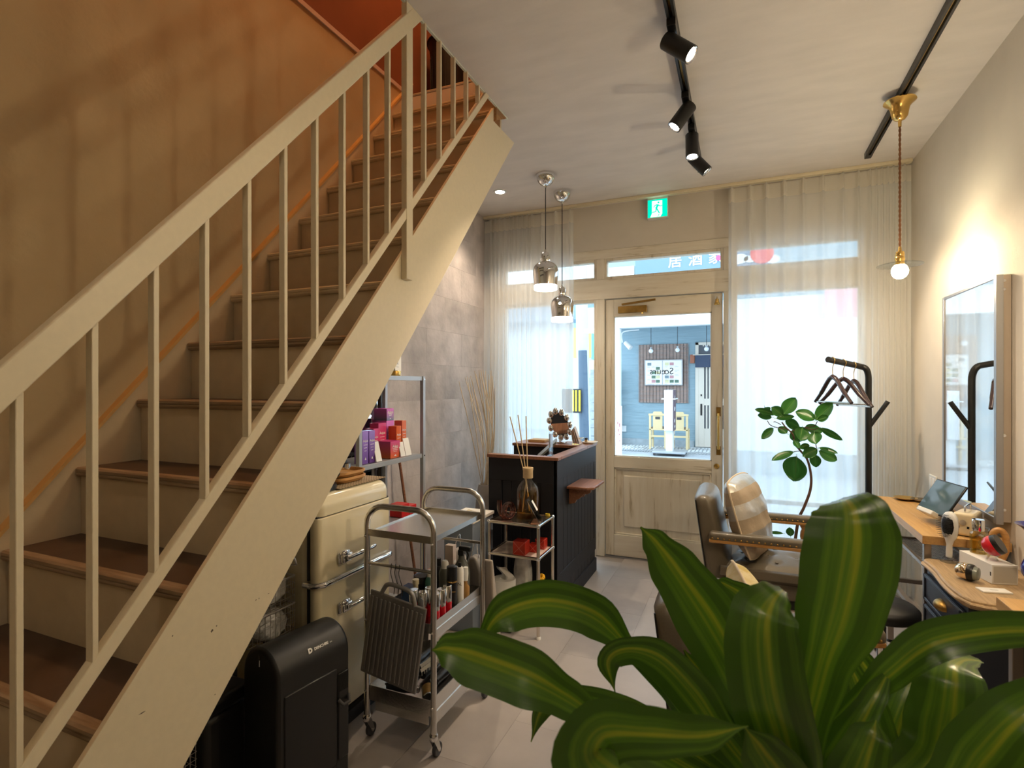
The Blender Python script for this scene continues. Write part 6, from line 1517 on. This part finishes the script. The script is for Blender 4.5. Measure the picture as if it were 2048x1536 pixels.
# upper sign with lettering
yS = YF - 2.0
sA, sB = at(1270, 520, y=yS), at(1545, 545, y=yS)
zS0, zS1 = at(1447, 556, y=yS).z - .25, at(1447, 505, y=yS).z
sgn = thing('shop_sign', 'long slate-blue restaurant sign with white brush lettering and a red sun', 'sign', ((sA.x + sB.x) / 2, yS, zS0))
MB().bx(sA.x, sB.x, yS, yS + .12, zS0, zS1).build('board', 'fgrey', sgn, bevel=.005)
for u, v, chh, s in ((1350, 524, '居', .27), (1391, 520, '酒', .27), (1431, 516, '家', .27)):
    q = at(u, v, y=yS - .01); text(chh, s, M['fwhite'], sgn, (q.x, yS - .008, q.z), (1, 0, 0), (0, 0, 1), bold=.003)
for u, v, r, c in ((1437, 516, .05, (.62, .10, .22)), (1524, 506, .20, (.75, .05, .08))):
    q = at(u, v, y=yS); o = MB().lathe([(.001, 0), (r, 0), (r, .012), (.001, .012)], n=28).xf(Matrix.Translation((q.x, yS - .004, q.z)) @ Matrix.Rotation(R(90), 4, 'X')); o.build('red_disc', mat('sign_red', c, .6), sgn)
for u, r in ((1478, .16), (1500, .11), (1545, .13)):
    q = at(u, 518, y=yS); MB().lathe([(.001, 0), (r, 0), (r, .008), (.001, .008)], n=20).xf(Matrix.Translation((q.x, yS - .002, q.z)) @ Matrix.Rotation(R(90), 4, 'X') @ Matrix.Diagonal((1, .6, 1, 1))).build('cloud', 'fwhite', sgn)
MB().bx(sA.x + .45, sA.x + .95, yS - .004, yS, zS0 + .38, zS0 + .392).build('small_print', 'fwhite', sgn)
MB().bx(sA.x - .9, sA.x - .02, yS + .02, yS + .1, zS0, zS1 - .1).build('white_panel', 'fwhite', sgn)
# bamboo blind
b0, b1 = F(1278, 690), F(1377, 806)
bl_ = thing('bamboo_blind', 'brown bamboo blind hung on the restaurant wall', 'blind', ((b0.x + b1.x) / 2, YF - .04, b1.z))
ns = 44; hh = (b0.z - b1.z) / ns
for k in range(ns): MB().bx(b0.x, b1.x, YF - .045, YF - .033, b1.z + k * hh, b1.z + (k + .82) * hh).build('slat', 'blind_w' if 'blind_w' in M else M.setdefault('blind_w', mat('bamboo', (.42, .29, .24), .8, noise=(9, .2))), bl_)
for k in range(15): x = b0.x + .03 + k * (b1.x - b0.x - .06) / 14; MB().bx(x - .005, x + .005, YF - .05, YF - .045, b1.z, b0.z).build('cord', 'rubber', bl_)
# menu boards
m0, m1 = F(1289.5, 720, YF - .1), F(1365.5, 771, YF - .1)
mb_ = thing('menu_board', 'white double menu board in front of the bamboo blind', 'menu board', ((m0.x + m1.x) / 2, YF - .1, m1.z))
xm = (m0.x + m1.x) / 2 - .02
MB().bx(m0.x, m1.x, YF - .12, YF - .08, m1.z, m0.z).build('frame', 'steeld', mb_, bevel=.006)
rnd = random.Random(9)
for a, b in ((m0.x + .025, xm - .012), (xm + .012, m1.x - .025)):
    sh = MB().bx(a, b, YF - .124, YF - .12, m1.z + .025, m0.z - .025).build('sheet', 'paper', mb_)
    for r_ in range(5):
        for c_ in range(3):
            x = a + .04 + c_ * (b - a - .08) / 3; z = m0.z - .09 - r_ * (m0.z - m1.z - .1) / 5
            if rnd.random() < .55: MB().bx(x, x + .09, YF - .1255, YF - .124, z - .045, z + .02).build('picture', mat('menu_print', rnd.choice(((.12, .20, .14), (.55, .28, .30), (.20, .26, .30), (.70, .66, .40))), .7), sh)
            for l_ in range(2): MB().bx(x, x + rnd.uniform(.05, .1), YF - .1255, YF - .124, z - .065 - .02 * l_, z - .059 - .02 * l_).build('text_line', 'steeld', sh)
# sliding lattice door, noren
d0, d1 = F(1391, 690), F(1470, 893)
ld = thing('lattice_door', 'pale sliding lattice door of the restaurant', 'door', (d0.x + .4, YF, GZ))
M['hinoki'] = mat('pale_hinoki', (.74, .66, .56), .6)
zD = F(1391, 893).z; zN = F(1391, 735).z; zT = F(1400, 685).z
for b in ((d0.x, d0.x + .07, zD, zT), (d0.x, d0.x + 1.0, zT - .06, zT), (d0.x + .07, d0.x + .19, zD, zN + .25), (d0.x + .19, d0.x + 1.0, zD, zD + .42), (d0.x + .19, d0.x + 1.0, zD + .95, zD + 1.1)):
    MB().bx(b[0], b[1], YF - .055, YF - .003, b[2], b[3]).build('frame', 'hinoki', ld, bevel=.004)
MB().bx(d0.x + .07, d0.x + 1.0, YF - .02, YF - .01, zD, zT).build('backing', mat('dark_paper', (.10, .11, .13), .5), ld)
for k in range(12): MB().bx(d0.x + .225 + k * .065, d0.x + .26 + k * .065, YF - .045, YF - .02, zD + .4, zN + .3).build('lattice_bar', 'hinoki', ld)
for k in range(12): MB().bx(d0.x + .16 + k * .045, d0.x + .185 + k * .045, YF - .045, YF - .02, zN + .48, zT - .06).build('lattice_bar', 'hinoki', ld)
MB().bx(d0.x + .11, d0.x + .15, YF - .066, YF - .05, zD + .72, zD + .98).build('pull', 'blackp', ld)
MB().bx(d0.x + .115, d0.x + .145, YF - .066, YF - .05, zD + 1.16, zD + 1.20).build('lock', 'blackp', ld)
nr = thing('door_curtain', 'dark indigo split curtain hanging over the lattice door', 'curtain', (d0.x + .5, YF - .1, zN))
zq = F(1391, 711).z
for k in range(3):
    x = d0.x + .0 + k * .34
    MB().grid(lambda a, b: (x + .335 * a, YF - .1 + .012 * math.sin(6 * a + k), zN + (zq - zN) * b), 8, 3).build('panel', mat('indigo', (.06, .08, .13), .9) if k == 0 else bpy.data.materials['indigo'], nr, solid=.004)
MB().cyl((d0.x - .05, YF - .1, zq + .01), (d0.x + 1.05, YF - .1, zq + .01), .012, n=8).build('pole', 'hinoki', nr)
q = F(1385, 718); tag(MB().bx(q.x - .05, q.x + .05, YF - .05, YF - .008, q.z - .1, q.z + .1).build('name_plate', mat('plate_red', (.40, .14, .08), .6), bevel=.005), 'small reddish name plate beside the dark split curtain', 'sign')
# porch bulbs
for u, v, lb in ((1302, 702, 'white globe bulb hanging in the porch, leftmost'), (1355, 700, 'white globe bulb hanging in the porch, middle'), (1413, 698, 'white globe bulb hanging in the porch, nearest the lattice door')):
    p = F(u, v, YF - .6); t = thing('globe_bulb', lb, 'bulb', (p.x, p.y, p.z - .06), group='porch bulbs')
    MB().ball(p, .05, 14, 10).build('globe', mat('milk_glass', (.88, .90, .92), .2) if 'milk_glass' not in bpy.data.materials else bpy.data.materials['milk_glass'], t, smooth=60)
    MB().cyl(p + Vector((0, 0, .04)), p + Vector((0, 0, .085)), .02, n=10).build('socket', 'greymetal', t)
    MB().cyl(p + Vector((0, 0, .08)), (p.x, p.y, zb + .29), .006, n=6).build('flex', 'cable', t)
p = F(1252, 690, YF - .5); t = thing('porch_spotlight', 'white spotlight on a curved bracket in the restaurant porch', 'spotlight', (p.x, p.y, p.z))
MB().cyl(p + Vector((-.02, 0, .06)), p + Vector((.12, -.05, -.08)), .05, .06, n=14).build('head', 'fwhite', t, smooth=40)
MB().tube(bez([p + Vector((-.08, 0, .06)), p + Vector((-.1, 0, .25)), p + Vector((.0, 0, .32)), p + Vector((.3, 0, .34))], 5), .015, 8).build('bracket', 'fwhite', t, smooth=50)
# two yellow wooden chairs back to the street
M['chairy'] = mat('yellow_birch', (.80, .62, .34), .5)
def ychair(label, x0, x1, yy):
    t = thing('wooden_chair', label, 'chair', ((x0 + x1) / 2, yy + .2, GZ), group='pale wooden chairs in the porch')
    zt2_, zse = GZ + .84, GZ + .43
    for x in (x0, x1 - .045):
        MB().bx(x, x + .045, yy, yy + .04, GZ, zt2_ - .06).build('rear_leg', 'chairy', t, bevel=.005)
        MB().bx(x, x + .045, yy + .38, yy + .42, GZ, zse).build('front_leg', 'chairy', t, bevel=.005)
        MB().bx(x + .01, x + .035, yy + .04, yy + .38, GZ + .22, GZ + .25).build('side_stretcher', 'chairy', t)
    MB().prism([(x0 - .01, zt2_ - .09), (x1 + .01, zt2_ - .09), (x1 + .01, zt2_ - .05), (x1 - .08, zt2_ - .045), (x1 - .1, zt2_), (x0 + .1, zt2_), (x0 + .08, zt2_ - .045), (x0 - .01, zt2_ - .05)], 'y', yy - .005, yy + .03).build('top_rail', 'chairy', t, bevel=.004)
    MB().bx((x0 + x1) / 2 - .10, (x0 + x1) / 2 + .10, yy + .008, yy + .025, zse + .02, zt2_ - .09).build('splat', 'chairy', t)
    MB().bx((x0 + x1) / 2 - .05, (x0 + x1) / 2 + .05, yy + .004, yy + .008, zt2_ - .17, zt2_ - .115).build('hand_hole', 'rubber', t)
    MB().bx(x0, x1, yy, yy + .42, zse, zse + .03).build('seat', 'chairy', t, bevel=.006)
    MB().bx(x0 + .045, x1 - .045, yy + .008, yy + .03, GZ + .28, GZ + .32).build('stretcher', 'chairy', t)
    MB().bx(x0 + .03, x1 - .03, yy + .05, yy + .40, zse + .031, zse + .06).build('cushion', mat('grey_brown', (.25, .19, .16), .8), t, bevel=.01)
cy_ = 12.1
xa, xb = at(1298, 850, y=cy_).x, at(1376, 850, y=cy_).x
ychair('pale yellow wooden chair in the porch, left of the signboard stand', xa, xa + .37, cy_)
ychair('pale yellow wooden chair in the porch, right of the signboard stand', xb - .37, xb, cy_)
# sign stand on wheels
yg = 11.1; s0 = at(1327, 780, y=yg); s1 = at(1357, 780, y=yg)
ss = thing('sign_stand', 'tall white wheeled sign stand with a dark printed side outside the door', 'sign', ((s0.x + s1.x) / 2, yg, GZ))
zt3 = at(1340, 780, y=yg).z; zm = at(1340, 862, y=yg).z
MB().bx(s0.x + .01, s0.x + .18, yg, yg + .45, zm, zt3).build('sign_box', 'fwhite', ss, bevel=.008)
MB().bx(s0.x + .18, s0.x + .192, yg + .01, yg + .44, zm, zt3).build('sign_face', mat('plum_face', (.12, .07, .10), .5), ss)
for dy, dz, a_, b_ in ((.22, .16, .03, .10), (.22, .38, .08, .09), (.20, .62, .06, .08), (.24, .74, .07, .05), (.21, .86, .05, .07), (.23, .98, .04, .06)):
    MB().prism([(yg + dy - a_, zt3 - dz - b_ * .4), (yg + dy - a_ * .2, zt3 - dz - b_ * .5), (yg + dy + a_, zt3 - dz + b_ * .1), (yg + dy + a_ * .3, zt3 - dz + b_ * .5), (yg + dy - a_ * .6, zt3 - dz + b_ * .3)], 'x', s0.x + .192, s0.x + .195).build('brush_mark', 'fwhite', ss)
MB().bx(s0.x + .03, s0.x + .16, yg + .1, yg + .35, GZ + .07, zm).build('column', 'fwhite', ss)
MB().bx(s0.x - .22, s0.x + .42, yg - .05, yg + .5, GZ + .05, GZ + .09).build('base', 'greymetal', ss, bevel=.01)
for x in (s0.x - .18, s0.x + .38):
    for y in (yg, yg + .45): MB().cyl((x, y - .015, GZ + .026), (x, y + .015, GZ + .026), .026, n=12).build('wheel', 'rubber', ss)
MB().tube([(s0.x - .03, yg - .02, zt3 - .18), (s0.x + .22, yg - .02, zt3 - .18), (s0.x + .22, yg + .47, zt3 - .18), (s0.x - .03, yg + .47, zt3 - .18)], .012, 6, closed=True).build('ring_bar', 'fwhite', ss)
# narrow white sign at the door's left
yw = 10.2; w0, w1 = at(1232, 812, y=yw), at(1243, 905, y=yw)
nw = thing('narrow_sign', 'narrow white upright sign with faint red lettering at the left of the door glass', 'sign', ((w0.x + w1.x) / 2, yw, GZ))
MB().bx(w0.x - .04, w1.x, yw, yw + .05, GZ + .06, w0.z).build('panel', 'fwhite', nw, bevel=.004)
wm = (w0.x + w1.x) / 2
for dx, dz, hz in ((-.02, .70, .05), (.015, .66, .07), (-.01, .56, .05), (.012, .48, .03), (.015, .36, .02)):
    MB().bx(wm + dx - .008, wm + dx + .008, yw - .002, yw, GZ + dz - hz / 2, GZ + dz + hz / 2).build('ink_mark', mat('sign_ink', (.40, .12, .14), .6), nw)
MB().bx(w0.x - .15, w1.x + .14, yw - .15, yw + .2, GZ, GZ + .06).build('foot', 'fwhite', nw, bevel=.01)
pb = F(1248, 857); tag(MB().bx(pb.x - .06, pb.x + .06, YF - .07, YF - .008, pb.z - .07, pb.z + .07).build('power_box', 'fwhite', bevel=.006), 'small white power box low on the blue-grey wall', 'power box')
# cobble strip
cob = MB(); rnd = random.Random(12)
for i in range(46):
    for j in range(7):
        x = xl + .2 + i * .075 + rnd.uniform(-.012, .012); y = YF - 1.0 + j * .12 + rnd.uniform(-.02, .02); cob.ball((x, y, GZ + .005), .034, 7, 4, (1, 1.4, .5))
cb_ = tag(cob.build('cobble_strip', mat('pale_pebble', (.66, .68, .68), .8, noise=(2, .5)), smooth=60), 'strip of pale pebbles set in the porch floor', 'pebbles'); cb_['kind'] = 'stuff'
gr = thing('drain_grate', 'long steel drain grating in front of the porch', 'grate', (xl + 1.5, YF - 1.3, GZ))
for k in range(60): MB().bx(xl + .1 + k * .055, xl + .125 + k * .055, YF - 1.42, YF - 1.2, GZ, GZ + .012).build('grate_bar', 'greymetal', gr)

# ---- left: pole, yellow sign, block wall, white building
up = at(1172, 760, y=9.0)
ut = thing('utility_pole', 'dark grey utility pole seen through the narrow side window', 'pole', (up.x, 9.0, GZ))
MB().cyl((up.x - .02, 9.0, GZ), (up.x - .16, 9.0, 7), .11, .10, n=18).build('shaft', mat('pole_concrete', (.46, .50, .53), .8), ut, smooth=40)
MB().cyl((up.x + .0, 8.93, GZ), (up.x - .04, 8.93, 1.95), .085, .075, n=14).build('cable_cover', mat('cover_slate', (.07, .11, .16), .5), ut, smooth=40)
yq0, yq1 = at(1147, 778, y=8.8), at(1163, 826, y=8.8)
pb2 = MB().bx(yq0.x - .2, yq1.x, 8.78, 8.8, yq1.z, yq0.z).build('warning_band', 'blackp', ut)
for u in (1146, 1152, 1159): 
    a = at(u, 800, y=8.77); MB().bx(a.x - .014, a.x + .014, 8.765, 8.779, yq1.z + .03, yq0.z - .02).build('yellow_stripe', mat('safety_yellow', (.85, .75, .03), .5) if 'safety_yellow' not in bpy.data.materials else bpy.data.materials['safety_yellow'], pb2)
ys0, ys1 = at(1157, 655, y=14.5), at(1186, 715, y=14.5)
ysg = thing('yellow_shop_sign', 'pale yellow shop sign with a teal edge and red numerals', 'sign', ((ys0.x + ys1.x) / 2, 14.5, ys1.z - .6))
MB().bx(ys0.x - .15, ys1.x, 14.5, 14.7, ys1.z, ys0.z).build('board', mat('lime_yellow', (.80, .82, .18), .5), ysg)
MB().bx(ys1.x - .04, ys1.x + .05, 14.48, 14.72, ys1.z - .05, ys0.z + .1).build('edge', mat('teal', (.20, .52, .52), .5), ysg)
MB().bx(ys0.x - .15, ys1.x, 14.48, 14.7, ys0.z, ys0.z + .12).build('top_edge', mat('teal_b', (.28, .55, .52), .5), ysg)
MB().bx(ys0.x - .15, ys1.x, 14.5, 14.7, ys1.z - .45, ys1.z - .1).build('lower_board', mat('pale_lime', (.80, .82, .40), .5), ysg)
q = at(1166, 690, y=14.49); text('30', .22, mat('numeral_red', (.70, .14, .16), .6), ysg, (q.x, 14.49, q.z), (1, 0, 0), (0, 0, 1))
MB().bx(ys0.x, ys0.x + .08, 14.55, 14.65, GZ, ys1.z).build('post', 'greymetal', ysg)
bwx = at(1180, 770, y=12.6)
bwl = thing('block_wall', 'grey concrete block pier behind the utility pole', 'wall', (bwx.x + .35, 12.7, GZ))
for r_ in range(9):
    for c_ in range(2):
        x = bwx.x + c_ * .36 + (-.18 if r_ % 2 else 0); MB().bx(x + .006, x + .354, 12.6, 12.8, GZ + r_ * .2 + .005, GZ + r_ * .2 + .195).build('block', 'block', bwl, bevel=.006)
rf = at(1170, 630, y=16)
hb2 = thing('neighbour_house', 'pale neighbouring house with a slate roof edge beyond the pole', 'building', (rf.x - 1.5, 17, GZ))
MB().bx(rf.x - 6, rf.x + .65, 16.2, 19, GZ, rf.z - .1).build('wall', mat('pale_render', (.62, .70, .75), .8), hb2)
MB().prism([(15.7, rf.z - .3), (15.7, rf.z - .15), (17.6, rf.z + .75), (17.6, rf.z + .6)], 'x', rf.x - 6, rf.x + .8).build('roof', mat('slate_roof', (.12, .19, .25), .7, bump=(20, .5)), hb2)
wbd = thing('white_building', 'tall white tiled building rising behind the street on the left', 'building', (-12, 24, GZ))
MB().bx(-22, -5.6, 22, 26, GZ, 9).build('wall', mat('white_tile', (.78, .82, .85), .6), wbd)
# ---- right: pale wall with a pink banner seen through the curtain
bn0, bn1 = at(1650, 570, y=11.0), at(1722, 1000, y=11.0)
pbn = thing('pink_banner', 'tall pale pink banner glimpsed through the right curtain', 'banner', ((bn0.x + bn1.x) / 2, 11, GZ))
MB().bx(bn0.x, bn1.x, 11, 11.02, .5, bn0.z).build('cloth', mat('pink_cloth', (.80, .42, .48), .8), pbn)
MB().cyl((bn1.x + .03, 11.01, GZ), (bn1.x + .03, 11.01, bn0.z + .05), .02, n=8).build('pole', 'fwhite', pbn)
plw = thing('pale_facade', 'pale rendered shop wall glimpsed as light haze through the right curtain', 'building', (2.5, 9.6, GZ))
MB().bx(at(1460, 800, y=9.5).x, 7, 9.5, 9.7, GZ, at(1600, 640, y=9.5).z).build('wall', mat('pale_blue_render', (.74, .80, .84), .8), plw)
MB().bx(at(1460, 800, y=9.5).x, 7, 9.45, 9.5, GZ, .30).build('plinth', 'block', plw)
